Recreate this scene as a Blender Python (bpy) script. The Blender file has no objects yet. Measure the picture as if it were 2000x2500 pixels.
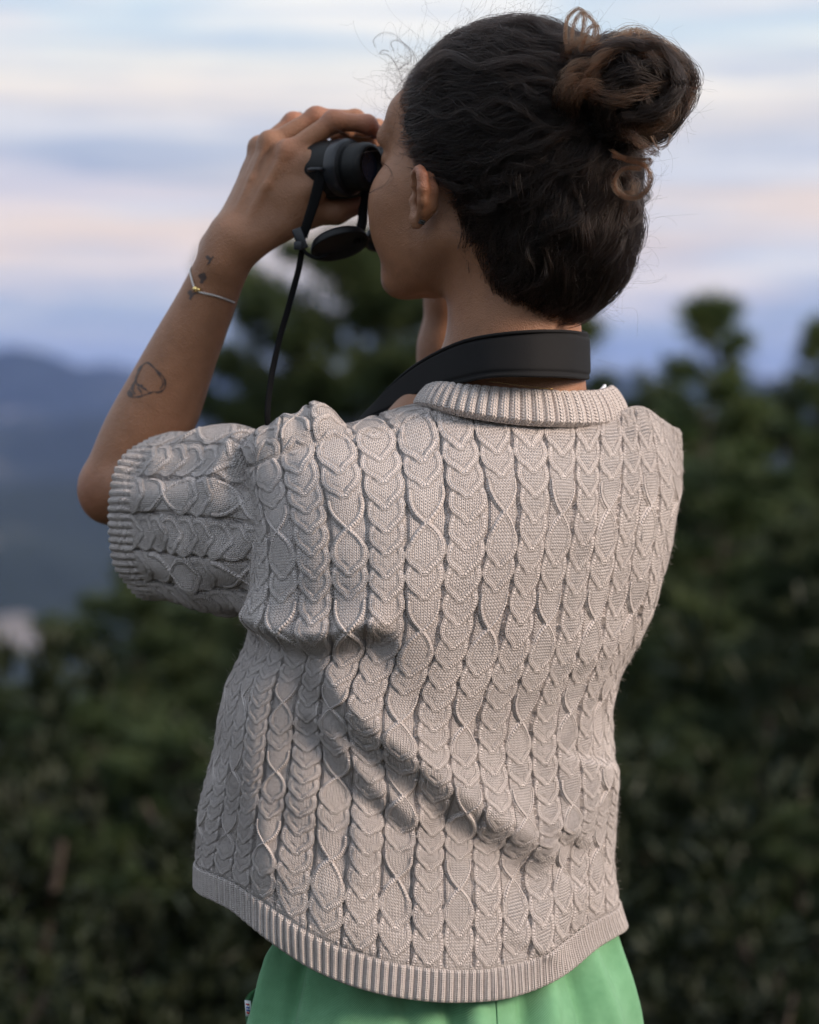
import bpy, math, random
import numpy as np
from mathutils import Vector, Matrix

# ---------------------------------------------------------------- camera, sky, sun, exposure
SC = bpy.context.scene
COL = SC.collection
RNG = np.random.default_rng(7)
random.seed(7)

CAM_Z = 1.40
CAM_D = 2.0                      # metres from the lens to the person's neck
PXM = 0.335e-3 / 2.0             # metres per photo pixel at one metre
PITCH = math.atan(300 * PXM)
CAM = np.array([0.0, -CAM_D, CAM_Z])
FWD = np.array([0.0, math.cos(PITCH), -math.sin(PITCH)])
UPV = np.array([0.0, math.sin(PITCH), math.cos(PITCH)])
RGT = np.array([1.0, 0.0, 0.0])

cam_data = bpy.data.cameras.new('camera')
cam = bpy.data.objects.new('camera', cam_data)
COL.objects.link(cam)
cam.location = CAM
cam.rotation_euler = (math.pi / 2 - PITCH, 0, 0)
cam_data.sensor_fit = 'VERTICAL'
cam_data.sensor_height = 36.0
cam_data.sensor_width = 28.8
cam_data.lens = 36.0 / (2500 * PXM)
cam_data.clip_start = 0.05
cam_data.clip_end = 60000
cam_data.dof.use_dof = True
cam_data.dof.focus_distance = 1.925
cam_data.dof.aperture_fstop = 4.2
SC.camera = cam

SUN_AZ = math.radians(114)       # clockwise from +Y (the view direction): low, to the right and a little behind the camera
SUN_EL = math.radians(27)
world = bpy.data.worlds.new('World')
SC.world = world
world.use_nodes = True
wn, wl = world.node_tree.nodes, world.node_tree.links
wn.clear()

def node(tree, typ, **kw):
    n = tree.nodes.new(typ)
    for k, v in kw.items():
        if k.startswith('i_'):
            n.inputs[k[2:].replace('_', ' ')].default_value = v
        elif k.startswith('n_'):
            n.inputs[int(k[2:])].default_value = v
        else:
            setattr(n, k, v)
    return n

def ramp(tree, stops, interp='EASE'):
    r = tree.nodes.new('ShaderNodeValToRGB')
    cr = r.color_ramp
    cr.interpolation = interp
    while len(cr.elements) > 1:
        cr.elements.remove(cr.elements[-1])
    for i, (p, c) in enumerate(stops):
        e = cr.elements[0] if i == 0 else cr.elements.new(p)
        e.position = p
        e.color = (*c, 1) if len(c) == 3 else c
    return r

def build_world():
    t = world.node_tree
    L = t.links.new
    sky = node(t, 'ShaderNodeTexSky', sky_type='NISHITA', sun_disc=False)
    sky.sun_elevation = SUN_EL * .4
    sky.sun_rotation = SUN_AZ
    sky.altitude = 800
    sky.air_density = 1.0
    sky.dust_density = 1.5
    sky.ozone_density = 1.5
    tc = node(t, 'ShaderNodeTexCoord')
    sep = node(t, 'ShaderNodeSeparateXYZ')
    L(tc.outputs['Generated'], sep.inputs[0])
    # long flat streaks of cloud: noise squeezed in height
    mp = node(t, 'ShaderNodeMapping')
    mp.inputs['Scale'].default_value = (2.6, 2.6, 30.0)
    mp.inputs['Rotation'].default_value = (0.0, math.radians(2.0), 0)
    L(tc.outputs['Generated'], mp.inputs[0])
    n1 = node(t, 'ShaderNodeTexNoise', i_Scale=1.15, i_Detail=4.0, i_Roughness=0.5, i_Distortion=0.25)
    L(mp.outputs[0], n1.inputs['Vector'])
    mp2 = node(t, 'ShaderNodeMapping')
    mp2.inputs['Scale'].default_value = (5.0, 5.0, 60.0)
    mp2.inputs['Location'].default_value = (3.1, 1.7, 0.4)
    mp2.inputs['Rotation'].default_value = (0.0, math.radians(-4.0), 0)
    L(tc.outputs['Generated'], mp2.inputs[0])
    n2 = node(t, 'ShaderNodeTexNoise', i_Scale=1.0, i_Detail=5.0, i_Roughness=0.55, i_Distortion=0.4)
    L(mp2.outputs[0], n2.inputs['Vector'])
    # layered dusk sky: flat sheets of cloud at different heights, wandering a little round the horizon
    nw = node(t, 'ShaderNodeTexNoise', i_Scale=2.2, i_Detail=3.0, i_Roughness=0.5)
    mp3 = node(t, 'ShaderNodeMapping')
    mp3.inputs['Scale'].default_value = (2.2, 2.2, 9.0)
    L(tc.outputs['Generated'], mp3.inputs[0]); L(mp3.outputs[0], nw.inputs['Vector'])
    wz = node(t, 'ShaderNodeMath', operation='MULTIPLY_ADD', n_1=0.040, n_2=-0.020)
    L(nw.outputs['Fac'], wz.inputs[0])
    zz = node(t, 'ShaderNodeMath', operation='ADD')
    L(sep.outputs['Z'], zz.inputs[0]); L(wz.outputs[0], zz.inputs[1])
    base = ramp(t, [(0.0, (0.33, 0.40, 0.57)), (0.030, (0.42, 0.49, 0.64)), (0.048, (0.47, 0.53, 0.67)), (0.058, (0.80, 0.66, 0.61)),
                    (0.076, (0.86, 0.71, 0.63)), (0.086, (0.50, 0.52, 0.62)), (0.100, (0.49, 0.54, 0.66)), (0.112, (0.80, 0.73, 0.70)),
                    (0.126, (0.86, 0.82, 0.76)), (0.142, (0.66, 0.74, 0.80)), (0.170, (0.50, 0.65, 0.79)), (0.30, (0.62, 0.74, 0.88)), (1.0, (0.62, 0.74, 0.90))], 'LINEAR')
    L(zz.outputs[0], base.inputs[0])
    ccol = ramp(t, [(0.0, (0.50, 0.54, 0.68)), (0.05, (0.80, 0.70, 0.66)), (0.085, (0.62, 0.60, 0.68)), (0.12, (0.88, 0.82, 0.76)),
                    (0.2, (0.90, 0.90, 0.88)), (1.0, (0.88, 0.88, 0.88))], 'LINEAR')
    L(sep.outputs['Z'], ccol.inputs[0])
    m1 = ramp(t, [(0.50, (0, 0, 0)), (0.61, (1, 1, 1))])
    L(n1.outputs['Fac'], m1.inputs[0])
    m2 = ramp(t, [(0.50, (0, 0, 0)), (0.64, (1, 1, 1))])
    L(n2.outputs['Fac'], m2.inputs[0])
    # sky texture adds its own share of light
    sk = node(t, 'ShaderNodeMix', data_type='RGBA', blend_type='MULTIPLY')
    sk.inputs['Factor'].default_value = 1.0
    L(sky.outputs[0], sk.inputs['A'])
    sk.inputs['B'].default_value = (0.10, 0.10, 0.10, 1)
    mixb = node(t, 'ShaderNodeMix', data_type='RGBA')
    mixb.inputs['Factor'].default_value = 0.90
    L(sk.outputs['Result'], mixb.inputs['A'])
    L(base.outputs[0], mixb.inputs['B'])
    mixm = node(t, 'ShaderNodeMix', data_type='RGBA')
    L(m2.outputs[0], mixm.inputs['Factor'])
    L(mixb.outputs['Result'], mixm.inputs['A'])
    mixm.inputs['B'].default_value = (0.66, 0.67, 0.72, 1)
    f1 = node(t, 'ShaderNodeMath', operation='MULTIPLY', n_1=0.75)
    L(m1.outputs[0], f1.inputs[0])
    mixc = node(t, 'ShaderNodeMix', data_type='RGBA')
    L(f1.outputs[0], mixc.inputs['Factor'])
    L(mixm.outputs['Result'], mixc.inputs['A'])
    L(ccol.outputs[0], mixc.inputs['B'])
    mp4 = node(t, 'ShaderNodeMapping')
    mp4.inputs['Scale'].default_value = (7.0, 7.0, 130.0)
    mp4.inputs['Rotation'].default_value = (0.0, math.radians(3.0), 0)
    L(tc.outputs['Generated'], mp4.inputs[0])
    n4 = node(t, 'ShaderNodeTexNoise', i_Scale=1.3, i_Detail=6.0, i_Roughness=0.6, i_Distortion=0.5)
    L(mp4.outputs[0], n4.inputs['Vector'])
    st4 = ramp(t, [(0.32, (0.72, 0.80, 0.92)), (0.50, (1.0, 1.0, 1.0)), (0.68, (1.22, 1.16, 1.06))], 'LINEAR')
    L(n4.outputs['Fac'], st4.inputs[0])
    mix4 = node(t, 'ShaderNodeMix', data_type='RGBA', blend_type='MULTIPLY')
    mix4.inputs['Factor'].default_value = 1.0
    L(mixc.outputs['Result'], mix4.inputs['A']); L(st4.outputs[0], mix4.inputs['B'])
    bg = node(t, 'ShaderNodeBackground', i_Strength=1.0)
    L(mix4.outputs['Result'], bg.inputs[0])
    out = node(t, 'ShaderNodeOutputWorld')
    L(bg.outputs[0], out.inputs[0])
build_world()

sun_d = bpy.data.lights.new('sun', 'SUN')
sun_d.energy = 4.0
sun_d.angle = math.radians(22)
sun_d.color = (1.0, 0.81, 0.66)
sun = bpy.data.objects.new('sun', sun_d)
COL.objects.link(sun)
sdir = Vector((math.sin(SUN_AZ) * math.cos(SUN_EL), math.cos(SUN_AZ) * math.cos(SUN_EL), math.sin(SUN_EL)))
sun.rotation_euler = sdir.to_track_quat('Z', 'Y').to_euler()
sun.location = (3, -1, 4)

SC.view_settings.view_transform = 'Standard'
SC.view_settings.look = 'None'
SC.view_settings.exposure = 0.25
SC.view_settings.gamma = 1.0
SC.view_settings.use_curve_mapping = False
SC.cycles.use_denoising = True
SC.cycles.max_bounces = 8
SC.cycles.transparent_max_bounces = 16
SC.cycles.volume_bounces = 0
SC.cycles.caustics_reflective = False
SC.cycles.caustics_refractive = False

# ---------------------------------------------------------------- helpers
def W(px, py, off):
    """point off metres behind the person's neck plane, seen at photo pixel (px, py)"""
    px, py, off = np.broadcast_arrays(np.asarray(px, float), np.asarray(py, float), np.asarray(off, float))
    d = CAM_D + off
    return (CAM + FWD * d[..., None] + RGT * ((px - 1000) * PXM * d)[..., None]
            + UPV * ((1250 - py) * PXM * d)[..., None])

def PIX(p):
    q = p - CAM
    d = q @ FWD
    return 1000 + (q @ RGT) / d / PXM, 1250 - (q @ UPV) / d / PXM, d - CAM_D

def mesh_np(name, verts, faces, mat=None, parent=None, smooth=True, uvs=None, cols=None):
    """verts (n,3); faces (m,4) or (m,3) int arrays (or list of such arrays)"""
    me = bpy.data.meshes.new(name)
    if isinstance(faces, np.ndarray):
        faces = [faces]
    verts = np.asarray(verts, np.float32)
    nl = sum(f.size for f in faces)
    nf = sum(len(f) for f in faces)
    me.vertices.add(len(verts))
    me.vertices.foreach_set('co', verts.ravel())
    me.loops.add(nl)
    li = np.concatenate([f.ravel() for f in faces]).astype(np.int32)
    me.loops.foreach_set('vertex_index', li)
    me.polygons.add(nf)
    tot = np.concatenate([np.full(len(f), f.shape[1], np.int32) for f in faces])
    st = np.concatenate([[0], np.cumsum(tot)[:-1]]).astype(np.int32)
    me.polygons.foreach_set('loop_start', st)
    me.polygons.foreach_set('loop_total', tot)
    if smooth:
        me.polygons.foreach_set('use_smooth', np.ones(nf, bool))
    if uvs is not None:
        for nm, uv in uvs.items():
            lay = me.uv_layers.new(name=nm)
            lay.data.foreach_set('uv', np.asarray(uv, np.float32)[li].ravel())
    if cols is not None:
        for nm, c in cols.items():
            a = me.attributes.new(nm, 'FLOAT_COLOR', 'POINT')
            cc = np.ones((len(verts), 4), np.float32)
            cc[:, :3] = c
            a.data.foreach_set('color', cc.ravel())
    me.update(calc_edges=True)
    me.validate()
    o = bpy.data.objects.new(name, me)
    COL.objects.link(o)
    if mat is not None:
        me.materials.append(mat)
    if parent is not None:
        o.parent = parent
    return o

def grid_faces(nu, nv, wrap_u=False):
    iu = np.arange(nu if wrap_u else nu - 1)
    iv = np.arange(nv - 1)
    a, b = np.meshgrid(iu, iv, indexing='ij')
    a2 = (a + 1) % nu
    return np.stack([a * nv + b, a2 * nv + b, a2 * nv + b + 1, a * nv + b + 1], -1).reshape(-1, 4)

def grid_normals(P, wrap_u=False):
    if wrap_u:
        Q = np.concatenate([P[-1:], P, P[:1]], 0)
        du = (Q[2:] - Q[:-2])
    else:
        du = np.gradient(P, axis=0)
    dv = np.gradient(P, axis=1)
    n = np.cross(du, dv)
    return n / (np.linalg.norm(n, axis=-1, keepdims=True) + 1e-12)

def hermite(x, xs, Y):
    """nonuniform Catmull-Rom along axis 0 of Y"""
    xs = np.asarray(xs, float)
    Y = np.asarray(Y, float)
    x = np.clip(np.asarray(x, float), xs[0], xs[-1])
    i = np.clip(np.searchsorted(xs, x, side='right') - 1, 0, len(xs) - 2)
    dx = np.diff(xs)
    sl = np.diff(Y, axis=0) / dx.reshape((-1,) + (1,) * (Y.ndim - 1))
    m = np.empty_like(Y)
    m[0], m[-1] = sl[0], sl[-1]
    w = (dx[:-1] / (dx[:-1] + dx[1:])).reshape((-1,) + (1,) * (Y.ndim - 1))
    m[1:-1] = sl[:-1] * (1 - w) + sl[1:] * w
    h = dx[i]
    t = (x - xs[i]) / h
    sh = t.shape + (1,) * (Y.ndim - 1)
    t = t.reshape(sh)
    h = h.reshape(sh)
    return ((2 * t**3 - 3 * t**2 + 1) * Y[i] + (t**3 - 2 * t**2 + t) * h * m[i]
            + (-2 * t**3 + 3 * t**2) * Y[i + 1] + (t**3 - t**2) * h * m[i + 1])

def smooth01(x, a, b):
    t = np.clip((x - a) / (b - a), 0, 1)
    return t * t * (3 - 2 * t)

def vnoise(p, seed=0):
    """smooth value noise, p (...,3)"""
    p = np.asarray(p, float)
    i = np.floor(p).astype(np.int64)
    f = p - i
    f = f * f * (3 - 2 * f)
    def h(a, b, c):
        n = (a * 73856093) ^ (b * 19349663) ^ (c * 83492791) ^ (seed * 2654435761)
        n = (n ^ (n >> 13)) * 1274126177
        n = n & 0x7fffffff
        n = (n ^ (n >> 16)) * 668265263
        return (n & 0xffff) / 65535.0
    r = 0
    for dx in (0, 1):
        for dy in (0, 1):
            for dz in (0, 1):
                w = ((f[..., 0] if dx else 1 - f[..., 0]) * (f[..., 1] if dy else 1 - f[..., 1]) * (f[..., 2] if dz else 1 - f[..., 2]))
                r = r + w * h(i[..., 0] + dx, i[..., 1] + dy, i[..., 2] + dz)
    return r * 2 - 1

def tube_np(path, rad, n=10, close_ends=True, squash=None):
    """verts, faces of a tube along path (k,3); rad scalar or (k,)"""
    path = np.asarray(path, float)
    k = len(path)
    rad = np.broadcast_to(np.asarray(rad, float), (k,))
    t = np.gradient(path, axis=0)
    t /= np.linalg.norm(t, axis=1, keepdims=True) + 1e-12
    ref = np.array([0.13, 0.31, 0.94])
    u = np.cross(t[0], ref)
    u /= np.linalg.norm(u)
    U = [u]
    for i in range(1, k):
        u = U[-1] - t[i] * (U[-1] @ t[i])
        u /= np.linalg.norm(u) + 1e-12
        U.append(u)
    U = np.array(U)
    V = np.cross(t, U)
    a = np.linspace(0, 2 * np.pi, n, endpoint=False)
    P = path[None] + rad[None, :, None] * (np.cos(a)[:, None, None] * U[None] + np.sin(a)[:, None, None] * V[None])
    v = P.reshape(-1, 3)
    f = [grid_faces(n, k, True)]
    if close_ends:
        v = np.vstack([v, path[0], path[-1]])
        c0, c1 = n * k, n * k + 1
        i = np.arange(n)
        j = (i + 1) % n
        f.append(np.stack([j * k, i * k, np.full(n, c0)], 1))
        f.append(np.stack([i * k + k - 1, j * k + k - 1, np.full(n, c1)], 1))
    return v, f

def join_np(parts):
    vs, q, t, o = [], [], [], 0
    for v, fs in parts:
        if isinstance(fs, np.ndarray):
            fs = [fs]
        for f in fs:
            (q if f.shape[1] == 4 else t).append(f + o)
        vs.append(v)
        o += len(v)
    out = []
    if q:
        out.append(np.concatenate(q))
    if t:
        out.append(np.concatenate(t))
    return np.concatenate(vs), out

def lathe_np(prof, n=48, M=None):
    """prof list of (r, y) along local +Y axis"""
    prof = np.asarray(prof, float)
    a = np.linspace(0, 2 * np.pi, n, endpoint=False)
    P = np.stack([prof[None, :, 0] * np.cos(a)[:, None], np.broadcast_to(prof[None, :, 1], (n, len(prof))), prof[None, :, 0] * np.sin(a)[:, None]], -1)
    v = P.reshape(-1, 3)
    if M is not None:
        v = v @ M[0].T + M[1]
    return v, [grid_faces(n, len(prof), True)]

def box_np(c, s, R=None):
    b = np.array([[x, y, z] for x in (-1, 1) for y in (-1, 1) for z in (-1, 1)], float) * np.asarray(s) / 2
    if R is not None:
        b = b @ np.asarray(R).T
    f = np.array([[0, 1, 3, 2], [4, 6, 7, 5], [0, 4, 5, 1], [2, 3, 7, 6], [0, 2, 6, 4], [1, 5, 7, 3]])
    return b + np.asarray(c), [f]

def bevel(o, w, seg=3):
    m = o.modifiers.new('bevel', 'BEVEL')
    m.width = w
    m.segments = seg
    m.limit_method = 'ANGLE'

def empty(name, loc=(0, 0, 0)):
    o = bpy.data.objects.new(name, None)
    COL.objects.link(o)
    o.location = loc
    return o

def tag(o, label=None, cat=None, group=None, kind=None):
    if label: o['label'] = label
    if cat: o['category'] = cat
    if group: o['group'] = group
    if kind: o['kind'] = kind
    return o

def new_mat(name):
    m = bpy.data.materials.new(name)
    m.use_nodes = True
    t = m.node_tree
    b = t.nodes['Principled BSDF']
    return m, t, b
# ---------------------------------------------------------------- materials
def mat_knit():
    m, t, b = new_mat('cotton_knit')
    L = t.links.new
    uv = node(t, 'ShaderNodeUVMap', uv_map='stitch')
    sp = node(t, 'ShaderNodeSeparateXYZ')
    L(uv.outputs[0], sp.inputs[0])
    fr = node(t, 'ShaderNodeMath', operation='FRACT')
    L(sp.outputs[0], fr.inputs[0])
    a = node(t, 'ShaderNodeMath', operation='SUBTRACT', n_1=0.5)
    L(fr.outputs[0], a.inputs[0])
    ab = node(t, 'ShaderNodeMath', operation='ABSOLUTE')
    L(a.outputs[0], ab.inputs[0])
    s = node(t, 'ShaderNodeMath', operation='MULTIPLY', n_1=2.0)
    L(ab.outputs[0], s.inputs[0])
    ph = node(t, 'ShaderNodeMath', operation='MULTIPLY_ADD', n_1=-0.75)
    L(s.outputs[0], ph.inputs[0]); L(sp.outputs[1], ph.inputs[2])
    p2 = node(t, 'ShaderNodeMath', operation='MULTIPLY', n_1=2 * math.pi)
    L(ph.outputs[0], p2.inputs[0])
    co = node(t, 'ShaderNodeMath', operation='COSINE')
    L(p2.outputs[0], co.inputs[0])
    c2 = node(t, 'ShaderNodeMath', operation='MULTIPLY_ADD', n_1=0.3, n_2=0.7)
    L(co.outputs[0], c2.inputs[0])
    sp1 = node(t, 'ShaderNodeMath', operation='MULTIPLY', n_1=math.pi)
    L(s.outputs[0], sp1.inputs[0])
    si = node(t, 'ShaderNodeMath', operation='SINE')
    L(sp1.outputs[0], si.inputs[0])
    pw = node(t, 'ShaderNodeMath', operation='POWER', n_1=0.6)
    L(si.outputs[0], pw.inputs[0])
    h = node(t, 'ShaderNodeMath', operation='MULTIPLY')
    L(pw.outputs[0], h.inputs[0]); L(c2.outputs[0], h.inputs[1])
    tc = node(t, 'ShaderNodeTexCoord')
    fz = node(t, 'ShaderNodeTexNoise', i_Scale=1500.0, i_Detail=3.0, i_Roughness=0.7)
    L(tc.outputs['Object'], fz.inputs['Vector'])
    hh = node(t, 'ShaderNodeMath', operation='MULTIPLY_ADD', n_1=0.35)
    L(fz.outputs['Fac'], hh.inputs[0]); L(h.outputs[0], hh.inputs[2])
    bp = node(t, 'ShaderNodeBump', i_Strength=1.0, i_Distance=0.0020)
    L(hh.outputs[0], bp.inputs['Height'])
    L(bp.outputs[0], b.inputs['Normal'])
    # heathered yarn
    n1 = node(t, 'ShaderNodeTexNoise', i_Scale=420.0, i_Detail=5.0, i_Roughness=0.75)
    L(tc.outputs['Object'], n1.inputs['Vector'])
    n2 = node(t, 'ShaderNodeTexNoise', i_Scale=14.0, i_Detail=3.0)
    L(tc.outputs['Object'], n2.inputs['Vector'])
    r1 = ramp(t, [(0.32, (0.56, 0.500, 0.480)), (0.50, (0.70, 0.635, 0.612)), (0.70, (0.80, 0.745, 0.725))], 'LINEAR')
    L(n1.outputs['Fac'], r1.inputs[0])
    r2 = ramp(t, [(0.3, (0.93, 0.92, 0.92)), (0.7, (1.0, 1.0, 1.0))], 'LINEAR')
    L(n2.outputs['Fac'], r2.inputs[0])
    mx = node(t, 'ShaderNodeMix', data_type='RGBA', blend_type='MULTIPLY')
    mx.inputs['Factor'].default_value = 1.0
    L(r1.outputs[0], mx.inputs['A']); L(r2.outputs[0], mx.inputs['B'])
    L(mx.outputs['Result'], b.inputs['Base Color'])
    b.inputs['Roughness'].default_value = 0.95
    b.inputs['Specular IOR Level'].default_value = 0.15
    b.inputs['Sheen Weight'].default_value = 0.25
    b.inputs['Sheen Roughness'].default_value = 0.6
    b.inputs['Sheen Tint'].default_value = (0.9, 0.86, 0.84, 1)
    return m

def mat_skin():
    m, t, b = new_mat('skin')
    L = t.links.new
    at = node(t, 'ShaderNodeAttribute', attribute_name='tone')
    tc = node(t, 'ShaderNodeTexCoord')
    n1 = node(t, 'ShaderNodeTexNoise', i_Scale=60.0, i_Detail=5.0, i_Roughness=0.6)
    L(tc.outputs['Object'], n1.inputs['Vector'])
    r = ramp(t, [(0.3, (0.86, 0.83, 0.80)), (0.7, (1.08, 1.06, 1.05))], 'LINEAR')
    L(n1.outputs['Fac'], r.inputs[0])
    mx = node(t, 'ShaderNodeMix', data_type='RGBA', blend_type='MULTIPLY')
    mx.inputs['Factor'].default_value = 1.0
    L(at.outputs['Color'], mx.inputs['A']); L(r.outputs[0], mx.inputs['B'])
    L(mx.outputs['Result'], b.inputs['Base Color'])
    b.inputs['Roughness'].default_value = 0.48
    b.inputs['Specular IOR Level'].default_value = 0.45
    b.inputs['Subsurface Weight'].default_value = 0.12
    b.inputs['Subsurface Radius'].default_value = (1.0, 0.35, 0.2)
    b.inputs['Subsurface Scale'].default_value = 0.006
    v = node(t, 'ShaderNodeTexVoronoi', i_Scale=900.0)
    L(tc.outputs['Object'], v.inputs['Vector'])
    n2 = node(t, 'ShaderNodeTexNoise', i_Scale=240.0, i_Detail=4.0)
    L(tc.outputs['Object'], n2.inputs['Vector'])
    ad = node(t, 'ShaderNodeMath', operation='ADD')
    L(v.outputs['Distance'], ad.inputs[0]); L(n2.outputs['Fac'], ad.inputs[1])
    bp = node(t, 'ShaderNodeBump', i_Strength=0.5, i_Distance=0.0009)
    L(ad.outputs[0], bp.inputs['Height'])
    L(bp.outputs[0], b.inputs['Normal'])
    return m

def mat_plain(name, col, rough=0.6, metal=0.0, noise=None, spec=0.5, bump=None, vary=0.15):
    m, t, b = new_mat(name)
    L = t.links.new
    tc = node(t, 'ShaderNodeTexCoord')
    n1 = node(t, 'ShaderNodeTexNoise', i_Scale=noise or 80.0, i_Detail=5.0, i_Roughness=0.65)
    L(tc.outputs['Object'], n1.inputs['Vector'])
    c = np.array(col)
    r = ramp(t, [(0.25, tuple(c * (1 - vary))), (0.75, tuple(np.minimum(1, c * (1 + vary))))], 'LINEAR')
    L(n1.outputs['Fac'], r.inputs[0])
    L(r.outputs[0], b.inputs['Base Color'])
    b.inputs['Roughness'].default_value = rough
    b.inputs['Metallic'].default_value = metal
    b.inputs['Specular IOR Level'].default_value = spec
    if bump:
        sc, dist = bump
        n2 = node(t, 'ShaderNodeTexNoise', i_Scale=sc, i_Detail=3.0)
        L(tc.outputs['Object'], n2.inputs['Vector'])
        bp = node(t, 'ShaderNodeBump', i_Strength=0.7, i_Distance=dist)
        L(n2.outputs['Fac'], bp.inputs['Height'])
        L(bp.outputs[0], b.inputs['Normal'])
    return m

def mat_twill():
    m, t, b = new_mat('green_twill')
    L = t.links.new
    tc = node(t, 'ShaderNodeTexCoord')
    w = node(t, 'ShaderNodeTexWave', i_Scale=330.0, i_Distortion=1.5, i_Detail=2.0)
    w.bands_direction = 'DIAGONAL'
    L(tc.outputs['Object'], w.inputs['Vector'])
    n1 = node(t, 'ShaderNodeTexNoise', i_Scale=30.0, i_Detail=6.0, i_Roughness=0.7)
    L(tc.outputs['Object'], n1.inputs['Vector'])
    r = ramp(t, [(0.3, (0.115, 0.315, 0.155)), (0.7, (0.185, 0.430, 0.235))], 'LINEAR')
    L(n1.outputs['Fac'], r.inputs[0])
    mx = node(t, 'ShaderNodeMix', data_type='RGBA', blend_type='MULTIPLY')
    mx.inputs['Factor'].default_value = 0.25
    L(r.outputs[0], mx.inputs['A']); L(w.outputs['Color'], mx.inputs['B'])
    L(mx.outputs['Result'], b.inputs['Base Color'])
    bp = node(t, 'ShaderNodeBump', i_Strength=0.5, i_Distance=0.0006)
    L(w.outputs['Fac'], bp.inputs['Height'])
    L(bp.outputs[0], b.inputs['Normal'])
    b.inputs['Roughness'].default_value = 0.9
    b.inputs['Sheen Weight'].default_value = 0.15
    return m

def mat_hair(name, col, rough=0.34):
    m = bpy.data.materials.new(name)
    m.use_nodes = True
    t = m.node_tree
    t.nodes.clear()
    h = t.nodes.new('ShaderNodeBsdfHairPrincipled')
    h.parametrization = 'COLOR'
    h.inputs['Color'].default_value = (*col, 1)
    h.inputs['Roughness'].default_value = rough
    h.inputs['Radial Roughness'].default_value = 0.45
    h.inputs['Random Roughness'].default_value = 0.3
    h.inputs['IOR'].default_value = 1.36
    if 'Random Color' in h.inputs:
        h.inputs['Random Color'].default_value = 0.35
    o = t.nodes.new('ShaderNodeOutputMaterial')
    t.links.new(h.outputs[0], o.inputs[0])
    return m

M_KNIT = mat_knit()
M_SKIN = mat_skin()
M_TWILL = mat_twill()
M_HAIR = mat_hair('dark_brown_hair', (0.0058, 0.0036, 0.0029))
M_HAIR_TIP = mat_hair('brown_hair_ends', (0.036, 0.0160, 0.0078))
M_SCALP = mat_plain('hair_underlayer', (0.005, 0.0035, 0.003), 0.9, spec=0.1, noise=200, vary=0.4)
M_RUBBER = mat_plain('black_rubber', (0.004, 0.0045, 0.0055), 0.5, spec=0.3, bump=(900, 0.0004))
M_GLOSSB = mat_plain('black_plastic', (0.014, 0.016, 0.022), 0.32)
M_WEB = mat_plain('black_webbing', (0.005, 0.005, 0.006), 0.85, spec=0.2, bump=(700, 0.0005))
M_NEO = mat_plain('black_neoprene', (0.006, 0.006, 0.007), 0.8, spec=0.25, bump=(1800, 0.0004))
M_GLASS = mat_plain('coated_lens', (0.02, 0.03, 0.06), 0.05, spec=0.9)
M_SILVER = mat_plain('silver_cord', (0.55, 0.53, 0.52), 0.35, metal=0.5)
M_GOLD = mat_plain('gold', (0.83, 0.62, 0.26), 0.25, metal=1.0)
M_STEEL = mat_plain('dull_steel', (0.045, 0.047, 0.05), 0.6, metal=0.3)
M_INK = mat_plain('faded_tattoo_ink', (0.075, 0.048, 0.042), 0.5, vary=0.35, noise=300)
M_WHITE = mat_plain('white_cotton', (0.72, 0.75, 0.80), 0.9)
# ---------------------------------------------------------------- the person: one continuous body surface grown from a distance field
def axis(segs):
    out = []
    for a, b, s in segs:
        n = max(1, int(round((b - a) / s)))
        out.append(np.linspace(a, b, n, endpoint=False))
    out.append([segs[-1][1]])
    return np.concatenate(out)

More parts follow.
